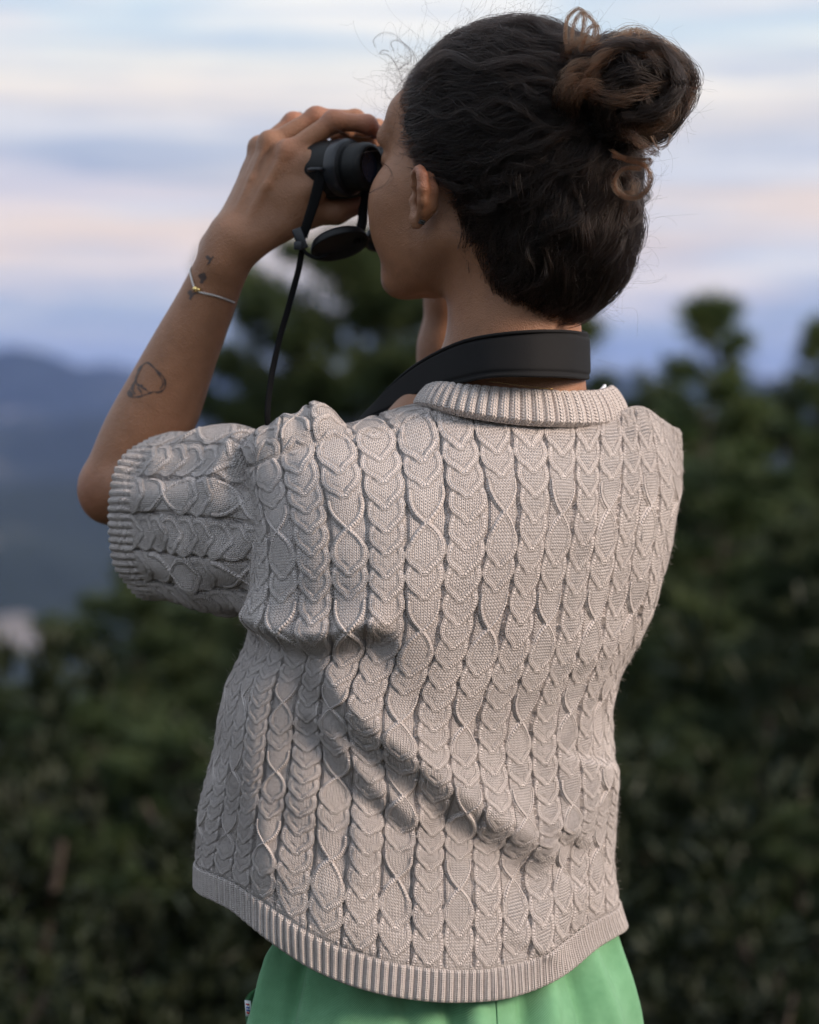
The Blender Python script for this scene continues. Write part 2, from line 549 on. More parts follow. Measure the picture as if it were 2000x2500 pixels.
class Field:
    def __init__(self, ax, ay, az):
        self.ax = [ax, ay, az]
        self.g = np.full((len(ax), len(ay), len(az)), 0.08, np.float32)
    def sub(self, lo, hi):
        s = []
        for k in range(3):
            a = np.searchsorted(self.ax[k], lo[k])
            b = np.searchsorted(self.ax[k], hi[k])
            if b - a < 1: return None, None
            s.append(slice(a, b))
        X = [self.ax[k][s[k]].astype(np.float32) for k in range(3)]
        return tuple(s), (X[0][:, None, None], X[1][None, :, None], X[2][None, None, :])
    def blend(self, s, d, k, cut=False):
        g = self.g[s]
        if cut:
            d = -d
            h = np.clip(0.5 - 0.5 * (g - d) / k, 0, 1)
            self.g[s] = g * (1 - h) + d * h + k * h * (1 - h)
        else:
            h = np.clip(0.5 + 0.5 * (g - d) / k, 0, 1)
            self.g[s] = g * (1 - h) + d * h - k * h * (1 - h)
    def cap(self, a, b, ra, rb, k=0.006, cut=False):
        a = np.asarray(a, float); b = np.asarray(b, float)
        m = max(ra, rb) + k * 1.5 + 0.012
        s, X = self.sub(np.minimum(a, b) - m, np.maximum(a, b) + m)
        if s is None: return
        ba = b - a
        q = [X[i] - a[i] for i in range(3)]
        t = np.clip((q[0] * ba[0] + q[1] * ba[1] + q[2] * ba[2]) / (ba @ ba + 1e-12), 0, 1)
        d = np.sqrt((q[0] - t * ba[0])**2 + (q[1] - t * ba[1])**2 + (q[2] - t * ba[2])**2) - (ra + t * (rb - ra))
        self.blend(s, d, k, cut)
    def chain(self, pts, rads, k=0.006):
        for i in range(len(pts) - 1):
            self.cap(pts[i], pts[i + 1], rads[i], rads[i + 1], k)
    def ell(self, c, r, R=None, k=0.01, cut=False):
        c = np.asarray(c, float); r = np.asarray(r, float)
        m = max(r) + k * 1.5 + 0.012
        s, X = self.sub(c - m, c + m)
        if s is None: return
        q = [X[i] - c[i] for i in range(3)]
        if R is not None:
            q = [q[0] * R[0, j] + q[1] * R[1, j] + q[2] * R[2, j] for j in range(3)]
        k0 = np.sqrt((q[0] / r[0])**2 + (q[1] / r[1])**2 + (q[2] / r[2])**2)
        k1 = np.sqrt((q[0] / r[0]**2)**2 + (q[1] / r[1]**2)**2 + (q[2] / r[2]**2)**2) + 1e-9
        self.blend(s, k0 * (k0 - 1) / k1, k, cut)
    def mesh(self):
        g = self.g
        ins = g < 0
        c = None
        for dx in (0, 1):
            for dy in (0, 1):
                for dz in (0, 1):
                    v = ins[dx:g.shape[0] - 1 + dx, dy:g.shape[1] - 1 + dy, dz:g.shape[2] - 1 + dz].view(np.int8)
                    c = v.copy() if c is None else c + v
        act = (c > 0) & (c < 8)
        idx = np.argwhere(act)
        vid = np.full(act.shape, -1, np.int32)
        vid[act] = np.arange(len(idx))
        i, j, k = idx.T
        acc = np.zeros((len(idx), 3)); cnt = np.zeros(len(idx))
        P = [np.stack([self.ax[0][i + a], self.ax[1][j + b], self.ax[2][k + c_]], 1) for a in (0, 1) for b in (0, 1) for c_ in (0, 1)]
        D = [g[i + a, j + b, k + c_] for a in (0, 1) for b in (0, 1) for c_ in (0, 1)]
        for e0, e1 in [(0, 1), (2, 3), (4, 5), (6, 7), (0, 2), (1, 3), (4, 6), (5, 7), (0, 4), (1, 5), (2, 6), (3, 7)]:
            x = (D[e0] < 0) != (D[e1] < 0)
            t = D[e0] / (D[e0] - D[e1] + 1e-12)
            p = P[e0] + (P[e1] - P[e0]) * t[:, None]
            acc[x] += p[x]; cnt[x] += 1
        V = acc / cnt[:, None]
        F = []
        A = ins[:-1, 1:-1, 1:-1] != ins[1:, 1:-1, 1:-1]
        q = np.argwhere(A); x, y, z = q[:, 0], q[:, 1] + 1, q[:, 2] + 1
        f = np.stack([vid[x, y - 1, z - 1], vid[x, y, z - 1], vid[x, y, z], vid[x, y - 1, z]], 1)
        fl = ins[x + 1, y, z]; f[fl] = f[fl][:, ::-1]; F.append(f)
        A = ins[1:-1, :-1, 1:-1] != ins[1:-1, 1:, 1:-1]
        q = np.argwhere(A); x, y, z = q[:, 0] + 1, q[:, 1], q[:, 2] + 1
        f = np.stack([vid[x - 1, y, z - 1], vid[x - 1, y, z], vid[x, y, z], vid[x, y, z - 1]], 1)
        fl = ins[x, y + 1, z]; f[fl] = f[fl][:, ::-1]; F.append(f)
        A = ins[1:-1, 1:-1, :-1] != ins[1:-1, 1:-1, 1:]
        q = np.argwhere(A); x, y, z = q[:, 0] + 1, q[:, 1] + 1, q[:, 2]
        f = np.stack([vid[x - 1, y - 1, z], vid[x, y - 1, z], vid[x, y, z], vid[x - 1, y, z]], 1)
        fl = ins[x, y, z + 1]; f[fl] = f[fl][:, ::-1]; F.append(f)
        return V, np.concatenate(F)

def relax(V, F, it=2, w=0.5):
    e = np.concatenate([F[:, [0, 1]], F[:, [1, 2]], F[:, [2, 3]], F[:, [3, 0]]])
    e = np.concatenate([e, e[:, ::-1]])
    n = len(V)
    deg = np.bincount(e[:, 0], minlength=n)[:, None]
    for _ in range(it):
        s = np.stack([np.bincount(e[:, 0], weights=V[e[:, 1], k], minlength=n) for k in range(3)], 1)
        V = V * (1 - w) + w * s / deg
    return V

YAW = math.radians(55)
BF = np.array([-math.sin(YAW), math.cos(YAW), 0.0])          # where the binoculars point: level
HR = np.array([math.cos(YAW), math.sin(YAW), 0.0])
HP = math.radians(6.5)                                      # chin a little raised
HF = BF * math.cos(HP) + np.array([0, 0, math.sin(HP)])
HU = np.array([0, 0, math.cos(HP)]) - BF * math.sin(HP)
HC = W(1196, 412, 0.03)
HROT = np.stack([HR, HF, HU], 1)
def H(x, y, z):
    return HC + x * HR + y * HF + z * HU
BROT = np.stack([HR, BF, np.array([0, 0, 1.0])], 1)
def BH(x, y, z):
    return HC + x * HR + y * BF + np.array([0, 0, z])
def HL(p):
    return (p - HC) @ HROT

person = empty('person', (0.05, 0.03, 0.0))
tag(person, 'person in beige cable-knit top and green trousers raising binoculars, back to us', 'person')

def child(o):
    o.parent = person
    o.matrix_parent_inverse = Matrix.Translation(-person.location)
    return o

def build_body():
    F = Field(axis([(-0.305, -0.185, .0030), (-0.185, 0.030, .0017), (0.030, 0.275, .0036)]),
              axis([(-0.16, 0.02, .0028), (0.02, 0.16, .0019), (0.16, 0.40, .0034)]),
              axis([(0.90, 1.25, .0040), (1.25, 1.47, .0028), (1.47, 1.67, .0017), (1.67, 1.74, .0034)]))
    # --- head
    F.ell(H(0, -.016, .028), (.074, .094, .084), HROT, .01)
    F.ell(H(0, .030, -.030), (.060, .060, .078), HROT, .03)
    for s in (-1, 1):
        F.ell(H(s * .047, .054, -.030), (.024, .026, .025), HROT, .022)
        F.cap(H(s * .052, .002, -.058), H(s * .026, .060, -.094), .018, .018, .022)
        F.ell(H(s * .042, .052, -.055), (.021, .028, .028), HROT, .02)
    F.ell(H(0, .078, -.100), (.020, .016, .015), HROT, .02)
    F.ell(H(0, .066, .035), (.053, .022, .030), HROT, .02)
    F.cap(H(-.034, .082, .018), H(.034, .082, .018), .009, .009, .014)
    F.cap(H(0, .090, .008), H(0, .108, -.030), .007, .010, .010)
    for s in (-1, 1):
        F.ell(H(s * .011, .096, -.035), (.008, .010, .007), HROT, .006)
        F.ell(H(s * .032, .090, .000), (.014, .010, .009), HROT, .008, True)
        F.ell(H(s * .032, .074, .000), (.012, .012, .011), HROT, .003)
    F.ell(H(0, .090, -.062), (.020, .008, .005), HROT, .004)
    F.ell(H(0, .089, -.071), (.017, .008, .005), HROT, .003)
    F.ell(H(0, .086, -.052), (.022, .010, .012), HROT, .012)
    # --- neck and shoulders
    NB = W(1262, 1000, .035)
    F.cap(H(0.004, -.026, -.050), NB, .050, .059, .022)
    F.cap(H(-.040, -.028, -.060), NB + np.array([-.035, .050, .0]), .016, .014, .02)
    F.cap(H(.040, -.028, -.060), NB + np.array([.03, .055, .0]), .016, .014, .02)
    LS = W(845, 1235, .005); RS = W(1515, 1225, .095)
    F.cap(NB + np.array([-.01, .0, -.045]), LS, .036, .030, .03)
    F.cap(NB + np.array([.0, .01, -.045]), RS, .034, .026, .03)
    F.ell(W(1110, 1500, .05), (.105, .075, .20), None, .05)
    F.ell(W(1080, 2250, .06), (.115, .085, .16), None, .05)
    # --- ears
    for s in (-1, 1):
        E = lambda x, y, z: H(s * (.074 + (x - .071) * .76), y * .66 + .010, z * .62 - .031)
        pts = [E(.074, .010, .004), E(.077, .012, .018), E(.083, .008, .031), E(.090, -.002, .036), E(.096, -.012, .029), E(.098, -.016, .014),
               E(.095, -.015, -.002), E(.089, -.010, -.015), E(.083, -.003, -.024)]
        F.chain(pts, [.0032, .0038, .0042, .0045, .0047, .0046, .0044, .0042, .0042], .0035)
        F.ell(E(.081, .003, -.0255), (.0046, .0078, .0092), HROT, .004)
        F.chain([E(.083, -.005, .022), E(.089, -.009, .009), E(.087, -.007, -.006), E(.082, .000, -.015)], [.003] * 4, .003)
        F.chain([E(.076, -.004, .026), E(.081, -.011, .012), E(.079, -.010, -.006), E(.076, -.002, -.018)], [.0070, .0080, .0080, .0070], .004)
        F.ell(E(.086, .0035, -.002), (.0085, .0080, .0110), HROT, .003, True)
        F.ell(E(.091, .002, .018), (.0060, .0070, .0095), HROT, .003, True)
        F.ell(E(.077, .013, -.004), (.0045, .0045, .0065), HROT, .003)
        F.ell(E(.080, .007, -.015), (.0035, .004, .004), HROT, .003)
    # --- left arm
    EL = W(288, 1184, .150)
    F.cap(LS, EL, .040, .034, .012)
    fp = np.array([EL, W(338, 1088, .146), W(386, 1000, .140), W(447, 862, .126), W(501, 745, .114), W(549, 632, .102), W(568, 580, .099)])
    fr = np.array([.0305, .0345, .0350, .0292, .0244, .0216, .0212])
    kk = np.linspace(0, 6, 25)
    F.chain(list(hermite(kk, np.arange(7.0), fp)), list(hermite(kk, np.arange(7.0), fr[:, None])[:, 0]), .004)
    F.ell(W(262, 1206, .150), (.022, .022, .024), None, .012)
    F.cap(W(548, 640, .094), W(585, 585, .090), .017, .018, .012)
    F.ell(W(516, 602, .112), (.010, .010, .011), None, .010)          # wrist bone
    MC = {'i': W(706, 376, .086), 'm': W(664, 354, .102), 'r': W(640, 366, .122), 'p': W(628, 396, .142)}
    WR = {'i': W(606, 565, .090), 'm': W(576, 558, .097), 'r': W(562, 560, .106), 'p': W(552, 572, .114)}
    for q, r0, r1 in (('i', .0125, .0105), ('m', .0125, .0105), ('r', .012, .0100), ('p', .0115, .0092)):
        F.cap(WR[q], MC[q], r0, r1, .010)
    F.cap(W(640, 520, .098), W(690, 430, .100), .017, .014, .012)
    F.cap(W(712, 425, .090), W(766, 396, .080), .0125, .0125, .010)
    F.cap(W(700, 490, .090), W(764, 458, .082), .0150, .0135, .010)
    F.cap(W(690, 470, .102), W(640, 430, .124), .014, .013, .012)
    # tendons fanning over the back of the hand
    for q, dx in (('i', 0), ('m', -4), ('r', -8)):
        a = WR[q] + np.array([-.002, -.0120, .003]); b = MC[q] + np.array([-.003, -.0092, .002])
        F.cap(a, (a * .45 + b * .55) + np.array([0, -.0015, 0]), .0018, .0024, .0045)
        F.cap((a * .45 + b * .55) + np.array([0, -.0015, 0]), b, .0024, .0032, .0045)
    for q in 'imr':
        F.ell(MC[q] + np.array([-.002, -.003, .002]), (.0105, .0100, .0105), None, .006)
    # vein
    F.chain([W(612, 520, .078), W(642, 462, .077), W(662, 430, .078), W(694, 410, .078)], [.0012, .0016, .0016, .0012], .004)
    # fingers
    def finger(p, r):
        F.chain(p, r, .0035)
        F.ell(p[1], np.array([1.0, 1.0, 1.0]) * (r[1] * 1.10), None, .005)
        F.ell(p[2], np.array([1.0, 1.0, 1.0]) * (r[2] * 1.06), None, .004)
    finger([MC['i'], W(815, 296, .086), W(897, 303, .094), W(922, 324, .100)], [.0102, .0085, .0074, .0058])
    finger([MC['m'], W(772, 288, .106), W(868, 290, .118), W(926, 322, .122)], [.0100, .0086, .0074, .0058])
    finger([MC['r'], W(716, 300, .132), W(800, 292, .150), W(850, 318, .158)], [.0098, .0082, .0072, .0056])
    finger([MC['p'], W(688, 326, .154), W(752, 312, .170), W(790, 336, .178)], [.0090, .0075, .0066, .0052])
    # thumb: from the side of the palm, under the barrel
    F.cap(W(612, 590, .088), W(740, 520, .094), .0150, .0145, .012)
    F.cap(W(700, 470, .094), W(735, 500, .094), .0135, .0125, .012)
    F.chain([W(740, 518, .094), W(822, 517, .098), W(882, 500, .106)], [.0140, .0098, .0072], .006)
    # --- right arm, mostly behind the head
    RE = W(1085, 1130, .285)
    F.cap(RS, RE, .030, .033, .012)
    F.chain([RE, W(1092, 1010, .280), W(1100, 850, .268), W(1104, 720, .256), W(1098, 640, .246)], [.030, .033, .0285, .0235, .0205], .012)
    RM = {'i': W(1010, 412, .205), 'm': W(965, 400, .228), 'r': W(930, 405, .248), 'p': W(905, 425, .266)}
    for q in 'imrp':
        F.cap(W(1085, 620, .244), RM[q], .0130, .0100, .010)
    F.cap(W(1060, 560, .235), W(985, 450, .228), .017, .014, .012)
    for q, pp in (('i', [W(1000, 335, .175), W(985, 318, .140), W(985, 330, .120)]), ('m', [W(940, 322, .195), W(920, 312, .160), W(915, 325, .140)]),
                  ('r', [W(890, 322, .212), W(860, 312, .180), W(850, 325, .160)]), ('p', [W(860, 340, .232), W(830, 322, .205), W(815, 330, .190)])):
        finger([RM[q]] + pp, [.0098, .0084, .0073, .0056])
    F.cap(W(1075, 600, .238), W(1050, 500, .205), .0145, .0135, .012)
    F.chain([W(1050, 500, .205), W(1000, 497, .178), W(950, 495, .165)], [.0135, .0098, .0072], .006)
    V, Q = F.mesh()
    V = relax(V, Q, 2, 0.45)
    # real colour of the skin: redder at fingertips, knuckles, ears and elbow
    tone = np.tile(np.array([0.315, 0.155, 0.086]), (len(V), 1))
    def redden(c, r, amt, col=(0.38, 0.125, 0.080)):
        d = np.linalg.norm(V - c, axis=1)
        w = (np.exp(-(d / r)**2) * amt)[:, None]
        return tone * (1 - w) + np.array(col) * w
    for c, r, a in ((W(905, 312, .096), .016, .8), (W(926, 322, .12), .012, .8), (W(815, 290, .086), .012, .45), (W(772, 284, .105), .012, .45),
                    (W(716, 296, .13), .012, .45), (W(706, 372, .082), .012, .25), (W(880, 500, .106), .016, .6), (W(250, 1215, .14), .03, .35),
                    (H(-.092, -.012, 0), .022, .8), (H(.092, -.012, 0), .022, .8), (H(0, .108, -.03), .02, .4)):
        tone = redden(c, r, a)
    lips = redden(H(0, .094, -.066), .016, .8, (.36, .13, .11))
    tone = lips
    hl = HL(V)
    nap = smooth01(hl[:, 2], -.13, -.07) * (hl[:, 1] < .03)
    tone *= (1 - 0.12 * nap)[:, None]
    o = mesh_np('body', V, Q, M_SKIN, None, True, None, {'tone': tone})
    child(o)
    return o, V, Q

body, BV, BQ = build_body()
from mathutils.bvhtree import BVHTree
body_bvh = BVHTree.FromPolygons([tuple(v) for v in BV.tolist()], BQ.tolist())

def on_skin(px, py, lift=0.0003):
    d = W(px, py, 0.0) - CAM
    d /= np.linalg.norm(d)
    loc, nor, i, dist = body_bvh.ray_cast(Vector(CAM), Vector(d))
    if loc is None:
        return None, None
    return np.array(loc) + np.array(nor) * lift, np.array(nor)

def skin_ribbon(pts, wpx):
    """flat mark on the skin along photo-traced points; returns verts, faces"""
    pts = np.asarray(pts, float)
    seg = np.concatenate([[0], np.cumsum(np.linalg.norm(np.diff(pts, axis=0), axis=1))])
    n = max(3, int(seg[-1] / 3))
    s = np.linspace(0, seg[-1], n)
    xy = hermite(s, seg, pts)
    t = np.gradient(xy, axis=0)
    t /= np.linalg.norm(t, axis=1, keepdims=True) + 1e-9
    nn = np.stack([-t[:, 1], t[:, 0]], 1)
    wob = wpx * (0.75 + 0.35 * np.sin(s * 0.21) + 0.15 * np.sin(s * 0.63)) * 0.5
    V, ok = [], []
    for i in range(n):
        a, _ = on_skin(*(xy[i] - nn[i] * wob[i]))
        b, _ = on_skin(*(xy[i] + nn[i] * wob[i]))
        good = a is not None and b is not None
        ok.append(good)
        V += [a if good else np.zeros(3), b if good else np.zeros(3)]
    f = [[2 * i, 2 * i + 1, 2 * i + 3, 2 * i + 2] for i in range(n - 1) if ok[i] and ok[i + 1]]
    return np.array(V), [np.array(f, int).reshape(-1, 4)]

def cr(p, a=1.917, ox=180, oy=220):
    return [(ox + x / a, oy + y / a) for x, y in p]

def tattoos():
    bud = [
        (cr([(290, 1372), (293, 1345), (318, 1292), (345, 1276), (368, 1290), (392, 1316), (418, 1338), (429, 1366), (424, 1398), (398, 1414), (372, 1412), (352, 1420)]), 5),
        (cr([(352, 1278), (372, 1296), (392, 1322), (412, 1350), (418, 1380), (404, 1400)]), 3.5),
        (cr([(322, 1288), (306, 1322), (292, 1362), (300, 1380), (322, 1392), (352, 1412)]), 4),
        (cr([(292, 1362), (270, 1392), (256, 1424), (262, 1432), (300, 1436), (340, 1424), (368, 1414)]), 4.5),
        (cr([(280, 1376), (276, 1400), (290, 1425)]), 7), (cr([(262, 1408), (276, 1432)]), 8), (cr([(296, 1376), (312, 1384), (326, 1382)]), 6),
        (cr([(300, 1392), (316, 1412), (322, 1430)]), 4), (cr([(330, 1392), (342, 1404)]), 4)]
    leaf = [(cr([(622, 776), (642, 792), (655, 778)]), 8), (cr([(642, 786), (636, 806), (624, 818)]), 5), (cr([(598, 858), (606, 884), (596, 904)]), 17),
            (cr([(606, 872), (596, 905)]), 6), (cr([(540, 940), (552, 958), (545, 980)]), 11), (cr([(556, 956), (572, 950)]), 5)]
    for strokes in (bud, leaf):
        v, f = join_np([skin_ribbon(p, w) for p, w in strokes])
        o = mesh_np('tattoo', v, f, M_INK, None, True)
        child(o)
        o['label'] = 'bud outline inked on the forearm' if strokes is bud else 'small dark leaf marks inked below the wrist'
tattoos()
# ---------------------------------------------------------------- cable-knit top
COLW = 0.033          # one cable column
PER = 0.087           # one crossing-to-crossing repeat
def seg_dist(x, y, poly):
    d = np.full(x.shape, 1e9); tt = np.zeros(x.shape); sg = np.zeros(x.shape)
    n = len(poly) - 1
    for i in range(n):
        a = np.array(poly[i]); b = np.array(poly[i + 1]); ba = b - a
        t = np.clip(((x - a[0]) * ba[0] + (y - a[1]) * ba[1]) / (ba @ ba), 0, 1)
        dx = x - a[0] - t * ba[0]; dy = y - a[1] - t * ba[1]
        dd = np.sqrt(dx * dx + dy * dy)
        m = dd < d
        side = np.sign(ba[0] * dy - ba[1] * dx)
        d = np.where(m, dd, d); tt = np.where(m, (i + t) / n, tt); sg = np.where(m, side, sg)
    return d, tt, sg

def curve_pts(p, n=10):
    p = np.array(p, float)
    s = np.arange(len(p), dtype=float)
    return hermite(np.linspace(0, len(p) - 1, n), s, p)

UNIT = 19.3
VEE = curve_pts([(12.4, 21.5), (13.7, 15.5), (13.0, 10.2), (9.6, 5.8), (5.2, 2.6), (1.4, -1.8)], 14)   # mm, y up
def vee_layer(ax, y, yb):
    """rope and cushion of one tulip whose point sits at yb"""
    d, t, sg = seg_dist(ax, y, VEE + np.array([0, yb]))
    fade = np.clip((1.05 - t) / 0.25, 0.0, 1) * np.clip(t / 0.12 + 0.25, 0, 1)
    body = np.clip(1 - (d / 3.3)**2, 0, 1)
    rope = 1.25 * np.sqrt(body) * (0.35 + 0.65 * fade)
    rope -= 0.65 * np.exp(-(d / 0.7)**2) * fade                 # two strands
    shadow = -0.75 * np.exp(-((d - 3.8) / 0.8)**2) * (y < yb + 9) * fade
    return rope, shadow, d, t

def make_tiles(res=0.3):
    """height maps in mm of the two kinds of column: (x over the column width) x (y over its repeat)"""
    xs = np.arange(0, 33.0, res) - 16.5 + res / 2
    out = []
    for kind in (0, 1):
        per = UNIT if kind == 0 else 87.0
        ny = int(round(per / res))
        ys = (np.arange(ny) + 0.5) * per / ny
        X, Y = np.meshgrid(xs, ys, indexing='ij')
        ax = np.abs(X)
        hollow = np.zeros_like(X)
        gut = smooth01(ax, 14.3, 15.6)
        h = 0.9 * (1 - np.clip(ax / 14, 0, 1)**2)
        rope = np.zeros_like(X); shd = np.zeros_like(X); dmin = np.full(X.shape, 99.0); along = np.zeros_like(X)
        if kind == 0:
            tips = [k * UNIT for k in range(-2, 4)]
        else:
            tips = [87 - 37.0, 87 - 56.5]                        # y up: crossing at 0 and 87
        for yb in tips:
            r, s, d, t = vee_layer(ax, Y, yb)
            rope = np.maximum(rope, r); shd = np.minimum(shd, s)
            m = d < dmin
            dmin = np.where(m, d, dmin); along = np.where(m, t, along)
        if kind == 1:
            for y0 in (0.0, 87.0):
                P1 = curve_pts([(13.2, y0 + 25), (12.6, y0 + 17), (8.0, y0 + 8), (0.0, y0 - 0.5)], 10)
                P2 = curve_pts([(13.2, y0 - 25), (12.6, y0 - 17), (8.0, y0 - 8), (0.0, y0 + 0.5)], 10)
                for P in (P1, P2):
                    d, t, sg = seg_dist(ax, Y, P)
                    r = 1.2 * np.sqrt(np.clip(1 - (d / 1.9)**2, 0, 1))
                    rope = np.maximum(rope, r)
                    m = d < dmin
                    dmin = np.where(m, d, dmin); along = np.where(m, t, along)
                # hollow to either side of the crossing
                dy = np.abs(Y - y0)
                edge = np.interp(dy, [0, 8, 17, 25], [0, 8.0, 12.8, 13.4])
                hol = smooth01(ax - edge, 0.4, 2.6) * (dy < 24)
                gut = np.maximum(gut, hol); hollow = np.maximum(hollow, hol * (ax < 13.6))
        h = np.where(gut > 0, h * (1 - gut), h) + shd * (1 - gut)
        h = np.maximum(h, 0) * 0 + h
        H_ = np.maximum(h, 0.2 * h) + np.where(rope > 0, rope, 0) - (3.2 * gut - 2.3 * hollow) * (rope < 0.3)
        # soften a touch
        for _ in range(2):
            H_ = (H_ + np.roll(H_, 1, 1) + np.roll(H_, -1, 1)) / 3
            H_[1:-1] = (H_[2:] + H_[:-2] + H_[1:-1]) / 3
        out.append((H_, dmin, along, per))
    return out
TILES = make_tiles()

def sample_tile(kind, fx, y):
    H_, dm, al, per = TILES[kind]
    nx, ny = H_.shape
    gx = np.clip(fx * nx - 0.5, 0, nx - 1.001)
    gy = (y / per * ny - 0.5) % ny
    ix = gx.astype(int); tx = gx - ix
    iy = gy.astype(int) % ny; ty = gy - np.floor(gy)
    iy2 = (iy + 1) % ny
    ix2 = np.minimum(ix + 1, nx - 1)
    f = lambda A: (A[ix, iy] * (1 - tx) + A[ix2, iy] * tx) * (1 - ty) + (A[ix, iy2] * (1 - tx) + A[ix2, iy2] * tx) * ty
    return f(H_), dm[ix, iy], al[ix, iy]

def knit(c, v_mm, flip=0):
    """c: column coordinate (integers are the gutters); v_mm measured from a crossing. returns height (m) and stitch uv"""
    ci = np.floor(c).astype(int)
    fx = c - ci
    kind = (ci + flip) % 2
    jit = (np.sin(ci * 12.9898) * 43758.5453) % 1.0
    ha, da, aa = sample_tile(0, fx, v_mm + jit * 6)
    hb, db, ab = sample_tile(1, fx, v_mm)
    B = kind == 1
    h = np.where(B, hb, ha); d = np.where(B, db, da); al = np.where(B, ab, aa)
    su = c * 11.0
    sv = v_mm / 2.35
    onr = d < 2.8
    sgn = np.sign(fx - 0.5)
    sq = np.abs((su % 1.0) - .5) * 2
    stitch = np.sin(np.pi * np.clip(sq, 0, 1))**.7 * (.80 + .20 * np.cos(2 * np.pi * (sv - .6 * sq)))
    su = np.where(onr, d / 3.0 + 0.5, su)
    sv = np.where(onr, al * 13 + d * 0.25, sv)
    rs = .5 + .5 * np.cos(2 * np.pi * (al * 13 + d * .25))
    h = h + np.where(onr, .22 * rs, .42 * stitch)
    return h * 1e-3, np.stack([su, sv], -1)

# --- the torso as a net of measured rows (levels) and columns, wrapped round the body
LEVELS = {
 4.9: dict(xl=596, xr=1662, c=[-1, 0, 1, 2, 3, 4, 5, 6, 7, 8, 9, 10, 11, 12, 13, 14],
           px=[620, 684, 768, 868, 960, 1062, 1146, 1234, 1322, 1406, 1466, 1517, 1545, 1578, 1614, 1646],
           py=[1141, 1117, 1090, 1065, 1052, 1000, 986, 1000, 1010, 1018, 1018, 1004, 990, 994, 1014, 1048],
           oc=.045, s=.056, D=[.050, .056, .060, .062, .064, .070, .075, .078, .080, .079, .075, .066, .056, .050, .046, .042]),
 4.6: dict(xl=598, xr=1672, c=[-1, 0, 1, 2, 3, 4, 5, 6, 7, 8, 9, 10, 11, 12, 13, 14],
           px=[622, 692, 780, 877, 981, 1081, 1169, 1252, 1334, 1403, 1463, 1521, 1560, 1594, 1634, 1658],
           py=[1196, 1174, 1155, 1138, 1126, 1103, 1090, 1090, 1098, 1105, 1105, 1098, 1088, 1085, 1096, 1120],
           oc=.045, s=.056, D=[.085, .095, .10, .102, .104, .108, .11, .112, .113, .112, .11, .105, .10, .09, .085, .08]),
 4.0: dict(xl=602, xr=1668, c=[-1, -.5, 1, 1.5, 2, 3, 3.5, 4, 5, 5.5, 6, 7, 7.5, 8, 9, 9.5, 10, 11, 11.5, 12, 13],
           px=[640, 674, 794, 845, 896, 990, 1044, 1097, 1194, 1231, 1268, 1336, 1368, 1400, 1458, 1489, 1518, 1566, 1592, 1618, 1650],
           py=[1300, 1296, 1288, 1287, 1286, 1283, 1278, 1268, 1254, 1250, 1250, 1252, 1253, 1253, 1252, 1250, 1244, 1236, 1232, 1228, 1226],
           oc=.045, s=.056, D=[.138] * 21),
 3.5: dict(xl=604, xr=1640, c=[-1, 0, 1, 2, 3, 4, 5, 6, 7, 8, 9, 10, 11, 12, 13],
           px=[655, 724, 803, 898, 987, 1086, 1180, 1256, 1322, 1386, 1442, 1504, 1548, 1592, 1624],
           py=[1425, 1420, 1416, 1413, 1411, 1406, 1396, 1392, 1391, 1391, 1388, 1382, 1376, 1368, 1362], oc=.045, s=.056, D=[.146] * 15),
 3.0: dict(xl=600, xr=1604, c=[-1, 0, 1, 2, 3, 4, 5, 6, 7, 8, 9, 10, 11, 12],
           px=[664, 733, 808, 896, 983, 1072, 1157, 1234, 1303, 1368, 1424, 1481, 1526, 1566],
           py=[1548, 1546, 1542, 1540, 1541, 1540, 1535, 1531, 1531, 1528, 1520, 1511, 1503, 1496], oc=.048, s=.056, D=[.148] * 14),
 2.0: dict(xl=552, xr=1513, c=[-2.5, -.5, 1.5, 3.5, 5.5, 7.5, 9.5, 11.5],
           px=[602, 682, 806, 970, 1137, 1275, 1388, 1466],
           py=[1700, 1718, 1722, 1766, 1779, 1762, 1740, 1712], oc=.050, s=.052, D=[.143] * 8),
 1.0: dict(xl=512, xr=1506, c=[-2.5, -.5, 1.5, 3.5, 5.5, 7.5, 9.5, 11.5],
           px=[590, 668, 822, 985, 1133, 1275, 1386, 1462],
           py=[1880, 1885, 1895, 1950, 1985, 1995, 1966, 1925], oc=.050, s=.050, D=[.140] * 8),
 0.0: dict(xl=486, xr=1507, c=[-2.5, -.5, 1.5, 3.5, 5.5, 7.5, 9.5, 11.5],
           px=[560, 652, 807, 974, 1123, 1260, 1372, 1452],
           py=[2030, 2052, 2103, 2154, 2171, 2154, 2112, 2062], oc=.052, s=.050, D=[.140] * 8),
 -.75: dict(xl=475, xr=1512, c=[-2.5, -.5, 1.5, 3.5, 5.5, 7.5, 9.5, 11.5],
           px=[545, 640, 788, 963, 1119, 1253, 1372, 1458],
           py=[2138, 2195, 2300, 2356, 2372, 2360, 2302, 2240], oc=.052, s=.050, D=[.142] * 8),
 -1.07: dict(xl=474, xr=1528, c=[-2.5, -.5, 1.5, 3.5, 5.5, 7.5, 9.5, 11.5],
           px=[548, 645, 786, 957, 1117, 1256, 1386, 1476],
           py=[2206, 2282, 2388, 2437, 2451, 2437, 2380, 2300], oc=.052, s=.050, D=[.140] * 8),
}
CN = np.arange(-12, 22)
